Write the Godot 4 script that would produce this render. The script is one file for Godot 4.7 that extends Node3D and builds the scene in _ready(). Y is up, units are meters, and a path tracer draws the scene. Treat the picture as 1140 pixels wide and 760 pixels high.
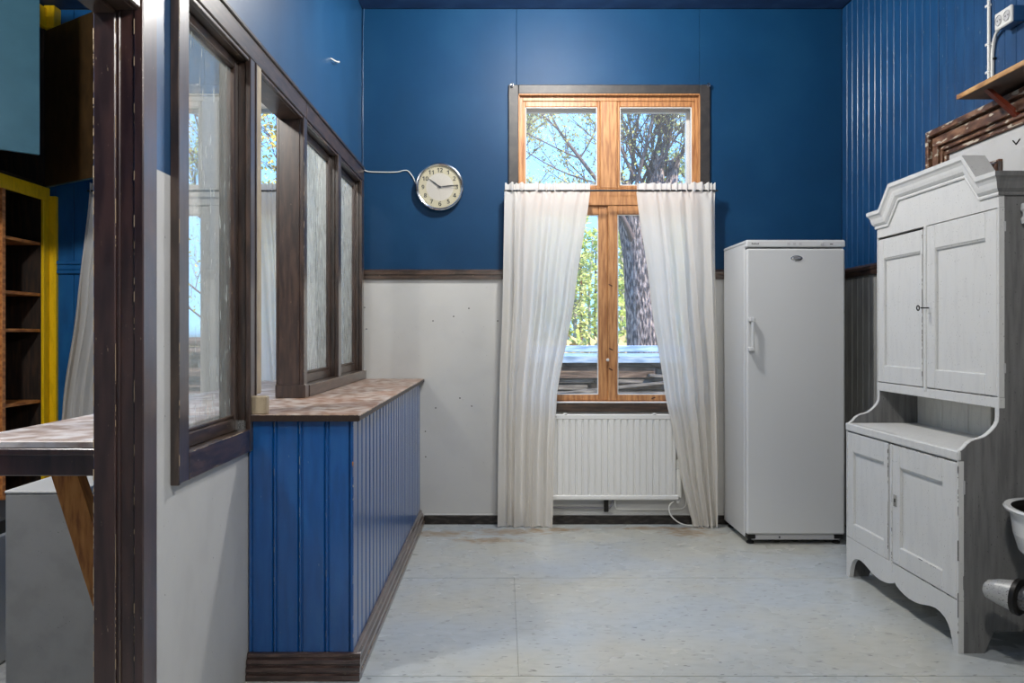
extends Node3D

# Units are metres. A point is given as (x, y, d): d is the distance in front of the lens plane, so z = -d.
# The floor lies at y = 0, the lens at (0, 1.27, 0). The window wall is at d = 5.537.

const FOCAL := 920.0
const D_WALL := 5.537
const X_LEFT := -0.945
const X_RIGHT := 2.269
const CEIL := 3.449

var M := {}
var cache := {}
var taken := {}
var rng := RandomNumberGenerator.new()


# ---------------------------------------------------------------- shapes

func tri(st: SurfaceTool, a: Vector3, b: Vector3, c: Vector3, out: Vector3) -> void:
	var n := (a - c).cross(a - b)
	if n.length_squared() < 1e-18:
		return
	if n.dot(out) < 0.0:
		var t := b
		b = c
		c = t
		n = -n
	n = n.normalized()
	for p in [a, b, c]:
		st.set_normal(n)
		st.add_vertex(p)


func quad(st: SurfaceTool, a: Vector3, b: Vector3, c: Vector3, d: Vector3, out: Vector3) -> void:
	tri(st, a, b, c, out)
	tri(st, a, c, d, out)


func begin() -> SurfaceTool:
	var st := SurfaceTool.new()
	st.begin(Mesh.PRIMITIVE_TRIANGLES)
	return st


func put_box(st: SurfaceTool, at: Vector3, s: Vector3, bevel := 0.002) -> void:
	var h := s * 0.5
	var b := minf(bevel, 0.45 * minf(s.x, minf(s.y, s.z)))
	var vert := func(sg: Vector3, k: int) -> Vector3:
		var p := Vector3.ZERO
		for i in 3:
			p[i] = sg[i] * (h[i] if i == k else h[i] - b)
		return p + at
	for k in 3:
		var i := (k + 1) % 3
		var j := (k + 2) % 3
		for s1 in [-1.0, 1.0]:
			var c := []
			for q in [[-1.0, -1.0], [1.0, -1.0], [1.0, 1.0], [-1.0, 1.0]]:
				var sg := Vector3.ZERO
				sg[k] = s1
				sg[i] = q[0]
				sg[j] = q[1]
				c.append(vert.call(sg, k))
			var o := Vector3.ZERO
			o[k] = s1
			quad(st, c[0], c[1], c[2], c[3], o)
			for s2 in [-1.0, 1.0]:
				var e0 := Vector3.ZERO
				e0[i] = s1
				e0[j] = s2
				var e1 := e0
				e0[k] = -1.0
				e1[k] = 1.0
				quad(st, vert.call(e0, i), vert.call(e1, i), vert.call(e1, j), vert.call(e0, j), e0 + e1)
	for sx in [-1.0, 1.0]:
		for sy in [-1.0, 1.0]:
			for sz in [-1.0, 1.0]:
				var sg := Vector3(sx, sy, sz)
				tri(st, vert.call(sg, 0), vert.call(sg, 1), vert.call(sg, 2), sg)


func box_mesh(s: Vector3, bevel := 0.002) -> Mesh:
	var key := "b%.4f,%.4f,%.4f,%.4f" % [s.x, s.y, s.z, bevel]
	if not cache.has(key):
		var st := begin()
		put_box(st, Vector3.ZERO, s, bevel)
		cache[key] = st.commit()
	return cache[key]


# polygon in the local xy plane, drawn out from z0 to z1; smooth: side faces share normals
func put_prism(st: SurfaceTool, pts: PackedVector2Array, z0: float, z1: float, frame := Transform3D.IDENTITY) -> void:
	var idx := Geometry2D.triangulate_polygon(pts)
	var area := 0.0
	var n := pts.size()
	for i in n:
		area += pts[i].cross(pts[(i + 1) % n])
	for t in range(0, idx.size(), 3):
		for z in [z0, z1]:
			var f := func(k: int) -> Vector3: return frame * Vector3(pts[idx[t + k]].x, pts[idx[t + k]].y, z)
			tri(st, f.call(0), f.call(1), f.call(2), frame.basis * Vector3(0, 0, z - (z0 + z1) * 0.5))
	for i in n:
		var p := pts[i]
		var q := pts[(i + 1) % n]
		var e := q - p
		var o := Vector3(e.y, -e.x, 0) * (1.0 if area > 0 else -1.0)
		quad(st, frame * Vector3(p.x, p.y, z0), frame * Vector3(q.x, q.y, z0), frame * Vector3(q.x, q.y, z1), frame * Vector3(p.x, p.y, z1), frame.basis * o)


func prism(pts: PackedVector2Array, z0: float, z1: float) -> Mesh:
	var st := begin()
	put_prism(st, pts, z0, z1)
	return st.commit()


# profile of (radius, height) turned round the local y axis
func put_lathe(st: SurfaceTool, prof: Array, segs: int, frame := Transform3D.IDENTITY, squash := Vector2.ONE) -> void:
	for k in prof.size() - 1:
		var a: Vector2 = prof[k]
		var b: Vector2 = prof[k + 1]
		var e := b - a
		for i in segs:
			var t0 := TAU * i / segs
			var t1 := TAU * (i + 1) / segs
			var f := func(p: Vector2, t: float) -> Vector3: return frame * Vector3(p.x * cos(t) * squash.x, p.y, p.x * sin(t) * squash.y)
			var ps := [f.call(a, t0), f.call(a, t1), f.call(b, t1), f.call(b, t0)]
			var ns := []
			for t in [t0, t1, t1, t0]:
				ns.append((frame.basis * Vector3(e.y * cos(t), -e.x, e.y * sin(t))).normalized())
			for q in [[0, 1, 2], [0, 2, 3]]:
				var pa: Vector3 = ps[q[0]]
				var pb: Vector3 = ps[q[1]]
				var pc: Vector3 = ps[q[2]]
				var n := (pa - pc).cross(pa - pb)
				if n.length_squared() < 1e-18:
					continue
				var order: Array = q if n.dot(ns[q[0]]) > 0 else [q[0], q[2], q[1]]
				for o in order:
					st.set_normal(ns[o])
					st.add_vertex(ps[o])


func lathe(prof: Array, segs := 32, frame := Transform3D.IDENTITY, squash := Vector2.ONE) -> Mesh:
	var st := begin()
	put_lathe(st, prof, segs, frame, squash)
	return st.commit()


func put_tube(st: SurfaceTool, pts: Array, radii: Array, segs := 8, caps := true) -> void:
	var n := pts.size()
	var rings := []
	var ref := Vector3.UP
	for i in n:
		var t: Vector3 = (pts[mini(i + 1, n - 1)] - pts[maxi(i - 1, 0)]).normalized()
		if absf(t.dot(ref)) > 0.95:
			ref = Vector3.RIGHT if absf(t.x) < 0.9 else Vector3.FORWARD
		var u := t.cross(ref).normalized()
		ref = u.cross(t).normalized()
		var ring := []
		for k in segs:
			var w := TAU * k / segs
			ring.append(u * cos(w) + ref * sin(w))
		rings.append(ring)
	for i in n - 1:
		for k in segs:
			var k2 := (k + 1) % segs
			var ns := [rings[i][k], rings[i][k2], rings[i + 1][k2], rings[i + 1][k]]
			var ps := [pts[i] + ns[0] * radii[i], pts[i] + ns[1] * radii[i], pts[i + 1] + ns[2] * radii[i + 1], pts[i + 1] + ns[3] * radii[i + 1]]
			for q in [[0, 1, 2], [0, 2, 3]]:
				var pa: Vector3 = ps[q[0]]
				var nn: Vector3 = (pa - ps[q[2]]).cross(pa - ps[q[1]])
				var order: Array = q if nn.dot(ns[q[0]]) > 0 else [q[0], q[2], q[1]]
				for o in order:
					st.set_normal(ns[o])
					st.add_vertex(ps[o])
	if caps:
		for i in [0, n - 1]:
			var o: Vector3 = pts[0] - pts[1] if i == 0 else pts[n - 1] - pts[n - 2]
			for k in segs:
				tri(st, pts[i], pts[i] + rings[i][k] * radii[i], pts[i] + rings[i][(k + 1) % segs] * radii[i], o)


func tube(pts: Array, r: float, segs := 8) -> Mesh:
	var st := begin()
	var radii := []
	for p in pts:
		radii.append(r)
	put_tube(st, pts, radii, segs)
	return st.commit()


func smooth_path(ctrl: Array, steps := 8) -> Array:
	var out := []
	for i in ctrl.size() - 1:
		var a: Vector3 = ctrl[maxi(i - 1, 0)]
		var b: Vector3 = ctrl[i]
		var c: Vector3 = ctrl[i + 1]
		var d: Vector3 = ctrl[mini(i + 2, ctrl.size() - 1)]
		for s in steps:
			out.append(b.cubic_interpolate(c, a, d, float(s) / steps))
	out.append(ctrl[-1])
	return out


# ---------------------------------------------------------------- nodes

func P(x: float, y: float, d: float) -> Vector3:
	return Vector3(x, y, -d)


func numbered(called: String) -> String:
	var n: int = taken.get(called, 0)
	taken[called] = n + 1
	return called if n == 0 else "%s_%03d" % [called, n]


func describe(o: Node3D, label: String, category: String, group := "", kind := "") -> void:
	o.set_meta("label", label)
	o.set_meta("category", category)
	if group:
		o.set_meta("group", group)
	if kind:
		o.set_meta("kind", kind)


func thing(called: String, label: String, category: String, at: Vector3, group := "", kind := "") -> Node3D:
	var o := Node3D.new()
	o.name = numbered(called)
	add_child(o)
	o.position = at
	describe(o, label, category, group, kind)
	return o


# at and turn are in the world
func add(called: String, parent: Node3D, mesh: Mesh, m: Material, at := Vector3.ZERO, turn := Basis.IDENTITY) -> MeshInstance3D:
	var o := MeshInstance3D.new()
	o.name = called
	o.mesh = mesh
	o.material_override = m
	o.cast_shadow = GeometryInstance3D.SHADOW_CASTING_SETTING_ON
	parent.add_child(o, true)
	o.global_transform = Transform3D(turn, at)
	return o


func bx(called: String, parent: Node3D, m: Material, x0: float, x1: float, y0: float, y1: float, d0: float, d1: float, bevel := 0.002) -> MeshInstance3D:
	return add(called, parent, box_mesh(Vector3(absf(x1 - x0), absf(y1 - y0), absf(d1 - d0)), bevel), m, P((x0 + x1) / 2, (y0 + y1) / 2, (d0 + d1) / 2))


# a mesh that is a thing by itself, its node at "at", the mesh given about the world's origin
func solo(called: String, label: String, category: String, mesh: Mesh, m: Material, at := Vector3.ZERO, group := "", kind := "") -> MeshInstance3D:
	var o := MeshInstance3D.new()
	o.name = numbered(called)
	o.mesh = mesh
	o.material_override = m
	add_child(o)
	o.position = at
	describe(o, label, category, group, kind)
	return o


# ---------------------------------------------------------------- materials

func noise_tex(sd: int, freq: float, colors: Array, offsets: Array, size := 512, octaves := 4, kind := FastNoiseLite.TYPE_SIMPLEX_SMOOTH) -> NoiseTexture2D:
	var n := FastNoiseLite.new()
	n.seed = sd
	n.noise_type = kind
	n.frequency = freq
	n.fractal_octaves = octaves
	var t := NoiseTexture2D.new()
	t.width = size
	t.height = size
	t.seamless = true
	t.seamless_blend_skirt = 0.2
	t.noise = n
	var g := Gradient.new()
	g.offsets = PackedFloat32Array(offsets)
	g.colors = PackedColorArray(colors)
	t.color_ramp = g
	return t


func plain(c: Color, rough := 0.6, metal := 0.0) -> StandardMaterial3D:
	var m := StandardMaterial3D.new()
	m.albedo_color = c
	m.roughness = rough
	m.metallic = metal
	return m


# colours of a noise, laid on in world space; scale is tiles per metre along x, y and z
func grained(sd: int, colors: Array, offsets: Array, scale: Vector3, rough := 0.6, freq := 0.012, octaves := 5) -> StandardMaterial3D:
	var m := StandardMaterial3D.new()
	m.albedo_texture = noise_tex(sd, freq, colors, offsets, 512, octaves)
	m.uv1_triplanar = true
	m.uv1_world_triplanar = true
	m.uv1_triplanar_sharpness = 8.0
	m.uv1_scale = scale
	m.uv1_offset = Vector3(sd * 0.173, sd * 0.311, sd * 0.227)
	m.roughness = rough
	return m


# specks and flakes of another colour over a material
func chipped(m: StandardMaterial3D, sd: int, c: Color, from: float, scale: Vector3, freq := 0.03, octaves := 4) -> StandardMaterial3D:
	var clear := Color(c.r, c.g, c.b, 0.0)
	m.detail_enabled = true
	m.detail_blend_mode = BaseMaterial3D.BLEND_MODE_MIX
	m.detail_uv_layer = BaseMaterial3D.DETAIL_UV_2
	m.detail_albedo = noise_tex(sd, freq, [clear, clear, c, c], [0.0, from, from + 0.02, 1.0], 512, octaves)
	m.uv2_triplanar = true
	m.uv2_world_triplanar = true
	m.uv2_triplanar_sharpness = 8.0
	m.uv2_scale = scale
	return m


func relief(m: StandardMaterial3D, sd: int, freq: float, cm: float, octaves := 4) -> StandardMaterial3D:
	m.heightmap_enabled = true
	m.heightmap_texture = noise_tex(sd, freq, [Color.BLACK, Color.WHITE], [0.0, 1.0], 512, octaves)
	m.heightmap_scale = cm
	return m


func tones(c: Color, spread: float) -> Array:
	return [c.darkened(spread), c, c.lightened(spread * 0.5)]


func make_materials() -> void:
	var three := [0.25, 0.5, 0.75]
	M.blue_wall = relief(grained(3, tones(Color(0.015, 0.21, 0.35), 0.035), three, Vector3(0.35, 0.35, 0.35), 0.52, 0.008), 4, 0.05, 0.02)
	M.blue_side = chipped(relief(grained(5, tones(Color(0.085, 0.28, 0.44), 0.04), three, Vector3(0.6, 0.3, 0.6), 0.30, 0.010), 6, 0.02, 0.03), 91, Color(0.55, 0.62, 0.68), 0.93, Vector3(2, 2, 2))
	M.blue_board = chipped(grained(7, tones(Color(0.015, 0.30, 0.56), 0.07), three, Vector3(3, 0.5, 3), 0.24), 8, Color(0.50, 0.58, 0.62), 0.93, Vector3(4, 0.8, 4))
	M.blue_wallboard = chipped(grained(9, tones(Color(0.065, 0.25, 0.42), 0.06), three, Vector3(3, 0.5, 3), 0.34), 10, Color(0.62, 0.66, 0.68), 0.91, Vector3(3, 1, 3))
	M.blue_far = relief(grained(11, tones(Color(0.01, 0.34, 0.58), 0.08), three, Vector3(1.5, 0.3, 1.5), 0.45), 12, 0.03, 0.02)
	M.blue_ceiling = grained(13, tones(Color(0.07, 0.20, 0.36), 0.1), three, Vector3(0.7, 0.7, 0.7), 0.6)
	M.white_wall = chipped(relief(grained(14, tones(Color(0.765, 0.765, 0.755), 0.015), three, Vector3(0.5, 0.5, 0.5), 0.6), 15, 0.04, 0.02), 16, Color(0.45, 0.43, 0.41), 0.93, Vector3(2.2, 2.2, 2.2), 0.06, 2)
	M.white_side = chipped(relief(grained(17, tones(Color(0.76, 0.76, 0.755), 0.02), three, Vector3(0.8, 0.5, 0.8), 0.55), 18, 0.02, 0.04), 19, Color(0.35, 0.33, 0.32), 0.93, Vector3(2.6, 2.0, 2.6), 0.05, 2)
	M.grey_board = grained(20, tones(Color(0.60, 0.60, 0.585), 0.08), three, Vector3(3, 0.5, 3), 0.6)
	M.brown = chipped(grained(21, [Color(0.16, 0.11, 0.09), Color(0.22, 0.16, 0.13), Color(0.28, 0.21, 0.17)], [0.25, 0.5, 0.78], Vector3(6, 0.8, 6), 0.30), 22, Color(0.60, 0.53, 0.43), 0.88, Vector3(7, 2.2, 7))
	M.brown_along = chipped(grained(23, [Color(0.18, 0.13, 0.10), Color(0.25, 0.19, 0.15), Color(0.32, 0.24, 0.19)], [0.25, 0.5, 0.78], Vector3(0.8, 7, 1.0), 0.32), 24, Color(0.62, 0.55, 0.45), 0.86, Vector3(1.6, 7, 1.6))
	M.brown_post = chipped(grained(25, [Color(0.17, 0.105, 0.105), Color(0.22, 0.145, 0.14), Color(0.27, 0.18, 0.165)], [0.25, 0.5, 0.78], Vector3(4, 0.6, 4), 0.28), 26, Color(0.66, 0.58, 0.47), 0.90, Vector3(9, 1.4, 9))
	M.black_base = chipped(grained(27, tones(Color(0.13, 0.105, 0.085), 0.25), three, Vector3(2, 6, 2), 0.5), 28, Color(0.62, 0.60, 0.56), 0.90, Vector3(3, 9, 3))
	M.plinth = chipped(grained(29, [Color(0.17, 0.115, 0.10), Color(0.27, 0.195, 0.17), Color(0.38, 0.30, 0.27)], [0.2, 0.5, 0.8], Vector3(1.2, 9, 1.2), 0.33), 30, Color(0.68, 0.60, 0.52), 0.87, Vector3(2, 9, 2))
	M.casing_grey = grained(31, [Color(0.135, 0.13, 0.135), Color(0.165, 0.155, 0.155), Color(0.20, 0.185, 0.18)], three, Vector3(2, 2, 2), 0.5)
	M.casing_worn = chipped(grained(33, [Color(0.26, 0.16, 0.11), Color(0.40, 0.27, 0.19), Color(0.55, 0.41, 0.31)], [0.2, 0.5, 0.8], Vector3(2.5, 2.5, 1.2), 0.45), 34, Color(0.74, 0.70, 0.63), 0.68, Vector3(1.6, 2.2, 0.7), 0.02, 5)
	M.pine = grained(35, [Color(0.57, 0.38, 0.23), Color(0.68, 0.48, 0.30), Color(0.75, 0.55, 0.36)], [0.2, 0.5, 0.8], Vector3(7, 0.7, 7), 0.45)
	M.knot = plain(Color(0.25, 0.11, 0.05), 0.5)
	M.white_paint = plain(Color(0.86, 0.86, 0.85), 0.4)
	M.cream = chipped(grained(38, tones(Color(0.66, 0.60, 0.50), 0.08), three, Vector3(4, 1, 4), 0.5), 39, Color(0.36, 0.28, 0.20), 0.86, Vector3(8, 3, 8))
	M.counter_top = grained(40, [Color(0.50, 0.40, 0.33), Color(0.59, 0.50, 0.44), Color(0.65, 0.57, 0.52), Color(0.72, 0.68, 0.65)], [0.25, 0.42, 0.52, 0.68], Vector3(2.2, 2, 1.6), 0.45, 0.010, 7)
	M.counter_top.detail_enabled = true
	M.counter_top.detail_uv_layer = BaseMaterial3D.DETAIL_UV_2
	M.counter_top.detail_albedo = noise_tex(41, 0.006, [Color(0.58, 0.39, 0.27, 0.0), Color(0.58, 0.39, 0.27, 0.0), Color(0.58, 0.39, 0.27, 0.45)], [0.0, 0.45, 0.8], 512, 6)
	M.counter_top.uv2_triplanar = true
	M.counter_top.uv2_world_triplanar = true
	M.counter_top.uv2_scale = Vector3(1.1, 1, 0.9)
	M.side_top = grained(42, [Color(0.62, 0.55, 0.52), Color(0.74, 0.69, 0.67), Color(0.83, 0.81, 0.81)], three, Vector3(2, 2, 2), 0.45, 0.008, 7)
	M.edge_dark = chipped(plain(Color(0.18, 0.13, 0.105), 0.45), 43, Color(0.6, 0.52, 0.42), 0.85, Vector3(8, 20, 8))
	M.fridge = plain(Color(0.80, 0.805, 0.805), 0.32)
	M.fridge.clearcoat_enabled = true
	M.fridge.clearcoat = 0.3
	M.fridge.clearcoat_roughness = 0.2
	M.blue_wall.metallic_specular = 0.33
	for k in ["blue_board", "blue_side", "blue_wallboard", "brown", "brown_along", "brown_post", "plinth"]:
		M[k].clearcoat_enabled = true
		M[k].clearcoat = {"blue_board": 0.8, "blue_wallboard": 0.3, "brown_along": 0.5}.get(k, 1.0)
		M[k].clearcoat_roughness = 0.32
	M.fridge_trim = plain(Color(0.72, 0.72, 0.725), 0.35)
	M.rubber = plain(Color(0.05, 0.05, 0.05), 0.7)
	M.dark_print = plain(Color(0.06, 0.06, 0.07), 0.5)
	M.grey_print = plain(Color(0.48, 0.48, 0.50), 0.5)
	M.chrome = plain(Color(0.80, 0.80, 0.80), 0.14, 1.0)
	M.iron = plain(Color(0.16, 0.155, 0.15), 0.45, 0.7)
	M.zinc = chipped(plain(Color(0.66, 0.66, 0.65), 0.35, 0.2), 44, Color(0.25, 0.24, 0.23), 0.74, Vector3(8, 8, 8))
	M.iron_pipe = chipped(plain(Color(0.40, 0.40, 0.40), 0.38, 0.6), 45, Color(0.15, 0.14, 0.13), 0.72, Vector3(6, 6, 6))
	M.cabinet = chipped(relief(grained(46, tones(Color(0.82, 0.82, 0.81), 0.02), three, Vector3(3, 0.6, 3), 0.5), 47, 0.015, 0.008), 48, Color(0.24, 0.22, 0.20), 0.84, Vector3(5, 2.2, 5), 0.05, 3)
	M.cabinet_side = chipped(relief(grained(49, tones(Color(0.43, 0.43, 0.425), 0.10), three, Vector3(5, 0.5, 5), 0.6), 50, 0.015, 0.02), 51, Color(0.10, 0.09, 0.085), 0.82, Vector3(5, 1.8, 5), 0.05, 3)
	M.niche = chipped(grained(52, tones(Color(0.84, 0.835, 0.80), 0.04), three, Vector3(4, 0.7, 4), 0.6), 53, Color(0.22, 0.2, 0.18), 0.88, Vector3(5, 3, 5))
	M.cabinet_gap = plain(Color(0.10, 0.09, 0.08), 0.8)
	M.enamel = chipped(plain(Color(0.84, 0.84, 0.83), 0.18), 54, Color(0.10, 0.09, 0.085), 0.86, Vector3(7, 7, 7))
	M.radiator = plain(Color(0.86, 0.86, 0.85), 0.35)
	M.plastic = plain(Color(0.85, 0.85, 0.83), 0.4)
	M.cloth = StandardMaterial3D.new()
	M.cloth.albedo_color = Color(0.92, 0.915, 0.90, 0.93)
	M.cloth.transparency = BaseMaterial3D.TRANSPARENCY_ALPHA
	M.cloth.roughness = 0.9
	M.cloth.backlight_enabled = true
	M.cloth.backlight = Color(0.85, 0.82, 0.77)
	M.cloth.heightmap_enabled = true
	M.cloth.heightmap_texture = noise_tex(56, 0.2, [Color.BLACK, Color.WHITE], [0.0, 1.0], 256, 2)
	M.cloth.heightmap_scale = 0.05
	M.cloth.uv1_triplanar = true
	M.cloth.uv1_scale = Vector3(6, 6, 6)
	M.rod = plain(Color(0.22, 0.23, 0.24), 0.35, 0.6)
	M.glass = plain(Color(0.95, 0.97, 0.97, 0.03), 0.02)
	M.glass.transparency = BaseMaterial3D.TRANSPARENCY_ALPHA
	M.glass_old = plain(Color(0.85, 0.90, 0.88, 0.10), 0.04)
	M.glass_old.transparency = BaseMaterial3D.TRANSPARENCY_ALPHA
	var pale := Color(0.80, 0.83, 0.82)
	for q in [["smear", [0.02, 0.04, 0.10, 0.55], [0.40, 0.62, 0.74, 0.88]], ["grime", [0.30, 0.42, 0.55, 0.75], [0.25, 0.5, 0.7, 0.85]]]:
		var g := StandardMaterial3D.new()
		g.transparency = BaseMaterial3D.TRANSPARENCY_ALPHA
		g.roughness = 0.8
		var cs := []
		for a in q[1]:
			cs.append(Color(pale, a))
		g.albedo_texture = noise_tex(57, 0.02, cs, q[2], 512, 5)
		g.uv1_triplanar = true
		g.uv1_world_triplanar = true
		g.uv1_scale = Vector3(3, 0.7, 3)
		M[q[0]] = g
	M.opal = plain(Color(0.93, 0.93, 0.91), 0.4)
	M.opal.emission_enabled = true
	M.opal.emission = Color(1.0, 0.98, 0.95)
	M.opal.emission_energy_multiplier = 1.5
	M.dial = plain(Color(0.78, 0.76, 0.72), 0.35, 0.35)
	M.dial_ring = plain(Color(0.72, 0.69, 0.58), 0.5)
	M.yellow = chipped(grained(58, tones(Color(0.94, 0.77, 0.04), 0.06), three, Vector3(4, 1, 4), 0.4), 59, Color(0.12, 0.09, 0.05), 0.88, Vector3(8, 5, 8))
	M.dark_wood = grained(60, [Color(0.09, 0.06, 0.04), Color(0.15, 0.10, 0.065), Color(0.22, 0.145, 0.09)], [0.2, 0.5, 0.8], Vector3(5, 0.6, 5), 0.6)
	M.door_inside = grained(61, [Color(0.22, 0.16, 0.08), Color(0.26, 0.19, 0.10), Color(0.30, 0.22, 0.12)], [0.2, 0.5, 0.8], Vector3(2, 0.8, 2), 0.55)
	M.shelf_wood = grained(62, [Color(0.56, 0.33, 0.16), Color(0.72, 0.46, 0.24), Color(0.80, 0.54, 0.30)], [0.2, 0.5, 0.8], Vector3(2, 4, 1), 0.5)
	M.brace = grained(63, [Color(0.58, 0.34, 0.14), Color(0.74, 0.48, 0.21), Color(0.80, 0.55, 0.27)], [0.2, 0.5, 0.8], Vector3(7, 1.2, 7), 0.5)
	M.teal = relief(grained(64, tones(Color(0.21, 0.36, 0.42), 0.04), three, Vector3(1, 1, 1), 0.4), 65, 0.03, 0.02)
	M.chest = chipped(grained(66, tones(Color(0.56, 0.56, 0.55), 0.05), three, Vector3(1, 1, 1), 0.5), 67, Color(0.22, 0.21, 0.2), 0.91, Vector3(3, 3, 3), 0.06, 2)
	M.board_gold = grained(68, [Color(0.55, 0.37, 0.19), Color(0.70, 0.52, 0.30), Color(0.78, 0.62, 0.40)], [0.2, 0.5, 0.8], Vector3(3, 3, 1), 0.45)
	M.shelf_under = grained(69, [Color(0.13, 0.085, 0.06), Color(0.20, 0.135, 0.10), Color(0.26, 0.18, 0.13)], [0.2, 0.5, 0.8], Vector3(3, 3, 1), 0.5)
	M.bracket = plain(Color(0.42, 0.17, 0.10), 0.4)
	M.exterior = plain(Color(0.16, 0.16, 0.17), 0.9)
	# outdoors
	M.ground = grained(70, [Color(0.45, 0.40, 0.22), Color(0.62, 0.52, 0.33), Color(0.55, 0.58, 0.28)], [0.2, 0.5, 0.8], Vector3(0.15, 0.15, 0.15), 0.95)
	M.bark = relief(grained(71, [Color(0.30, 0.27, 0.28), Color(0.56, 0.50, 0.50), Color(0.78, 0.70, 0.67)], [0.3, 0.5, 0.7], Vector3(2.2, 0.5, 2.2), 0.9, 0.02), 72, 0.02, 4.0)
	M.bark.heightmap_scale = 5.0
	M.twig = plain(Color(0.44, 0.39, 0.39), 0.9)
	M.birch = chipped(plain(Color(0.74, 0.71, 0.68), 0.8), 73, Color(0.2, 0.17, 0.16), 0.66, Vector3(1.5, 4, 1.5))
	M.pine_bark = grained(74, [Color(0.36, 0.26, 0.22), Color(0.52, 0.38, 0.31)], [0.3, 0.7], Vector3(1, 0.3, 1), 0.9)
	M.bud = plain(Color(0.74, 0.72, 0.46), 0.8)
	M.leaf_yellow = plain(Color(0.88, 0.76, 0.36), 0.7)
	M.leaf_green = plain(Color(0.66, 0.72, 0.38), 0.8)
	M.leaf_pale = plain(Color(0.78, 0.79, 0.52), 0.8)
	for k in ["bud", "leaf_yellow", "leaf_green", "leaf_pale"]:
		M[k].backlight_enabled = true
		M[k].backlight = Color(0.6, 0.6, 0.4)
	M.dry_leaf = plain(Color(0.74, 0.66, 0.46), 0.9)
	M.old_plank = grained(75, [Color(0.20, 0.19, 0.185), Color(0.36, 0.345, 0.33), Color(0.52, 0.50, 0.48)], [0.2, 0.5, 0.8], Vector3(0.5, 6, 6), 0.9)
	M.old_plank_brown = grained(76, [Color(0.22, 0.17, 0.14), Color(0.36, 0.29, 0.25), Color(0.50, 0.43, 0.38)], [0.2, 0.5, 0.8], Vector3(0.5, 6, 6), 0.9)
	M.sheet_blue = grained(77, [Color(0.42, 0.52, 0.64), Color(0.56, 0.66, 0.78), Color(0.68, 0.76, 0.85)], [0.2, 0.5, 0.8], Vector3(0.5, 3, 3), 0.5)
	M.tarp = plain(Color(0.10, 0.42, 0.72), 0.5)


# ---------------------------------------------------------------- the scene

func _ready() -> void:
	rng.seed = 11
	var cam := Camera3D.new()
	cam.name = "camera"
	cam.projection = Camera3D.PROJECTION_FRUSTUM
	cam.near = 0.05
	cam.far = 400.0
	cam.size = 760.0 / FOCAL * cam.near
	cam.frustum_offset = Vector2(10.0, -8.0) / FOCAL * cam.near
	add_child(cam)
	cam.position = Vector3(0, 1.27, 0)
	cam.current = true

	var env := Environment.new()
	env.background_mode = Environment.BG_SKY
	var sky := Sky.new()
	var sm := ProceduralSkyMaterial.new()
	sm.sky_top_color = Color(0.38, 0.62, 0.92)
	sm.sky_horizon_color = Color(0.55, 0.76, 0.94)
	sm.sky_curve = 0.25
	sm.ground_bottom_color = Color(0.42, 0.40, 0.32)
	sm.ground_horizon_color = Color(0.50, 0.56, 0.56)
	sm.sky_energy_multiplier = 1.6
	sky.sky_material = sm
	env.sky = sky
	env.tonemap_mode = Environment.TONE_MAPPER_LINEAR
	env.tonemap_exposure = 1.06
	env.sdfgi_enabled = true
	env.ssao_enabled = true
	env.ssil_enabled = true
	var we := WorldEnvironment.new()
	we.name = "environment"
	we.environment = env
	add_child(we)

	# the sun stands high behind the house: no sunbeam enters by the windows in view
	var sun := DirectionalLight3D.new()
	sun.name = "sun"
	sun.light_energy = 2.4
	sun.light_color = Color(1.0, 0.95, 0.87)
	sun.light_angular_distance = 0.5
	sun.shadow_enabled = true
	add_child(sun)
	sun.look_at_from_position(Vector3.ZERO, Vector3(-0.45, -0.75, -0.55))

	make_materials()
	build_shell()
	build_partition()
	build_windows()
	build_right_wall()
	lamp(P(0.35, CEIL, 4.35), 0.0, 3.9, "added opal fill lamp near the window wall")
	lamp(P(0.54, CEIL, 1.1), 0.52, 3.3, "added pendant fill lamp over the middle of the kitchen")
	lamp(P(-2.0, CEIL, 2.05), 0.25, 4.8, "added pendant fill lamp of the side room")
	build_counter()
	build_cabinet()
	build_fridge()
	build_curtains()
	build_radiator()
	build_clock()
	build_right_things()
	build_side_room()
	build_small()
	build_wear()
	build_outdoors()


func lamp(at: Vector3, drop: float, energy: float, label: String) -> void:  # lamps added out of view to brighten the rooms beyond the daylight
	var t := thing("added_lamp", label, "lamp", at)
	add("lamp_base", t, lathe([Vector2(0.001, 0.0), Vector2(0.07, 0.0), Vector2(0.075, -0.02), Vector2(0.001, -0.026)], 32), M.white_paint, at)
	if drop > 0.0:
		add("lamp_cord", t, tube([at + Vector3(0, -0.02, 0), at + Vector3(0, -drop - 0.02, 0)], 0.004, 8), M.plastic)
	var low := at + Vector3(0, -drop - 0.02, 0)
	var prof := []
	for i in 11:
		var a := PI / 2 * i / 10.0
		prof.append(Vector2(maxf(0.17 * cos(a), 0.001), -0.006 - 0.06 * sin(a)))
	prof.push_front(Vector2(0.001, 0.0))
	add("lamp_shade", t, lathe(prof, 32), M.opal, low)
	var l := OmniLight3D.new()
	l.name = "lamp_light"
	l.light_energy = energy
	l.light_color = Color(1.0, 0.985, 0.96)
	l.light_size = 0.10
	l.omni_range = 14.0
	l.omni_attenuation = 2.0
	l.shadow_enabled = true
	t.add_child(l)
	l.global_position = low + Vector3(0, -0.18, 0)


# ---------------------------------------------------------------- room shell

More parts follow.
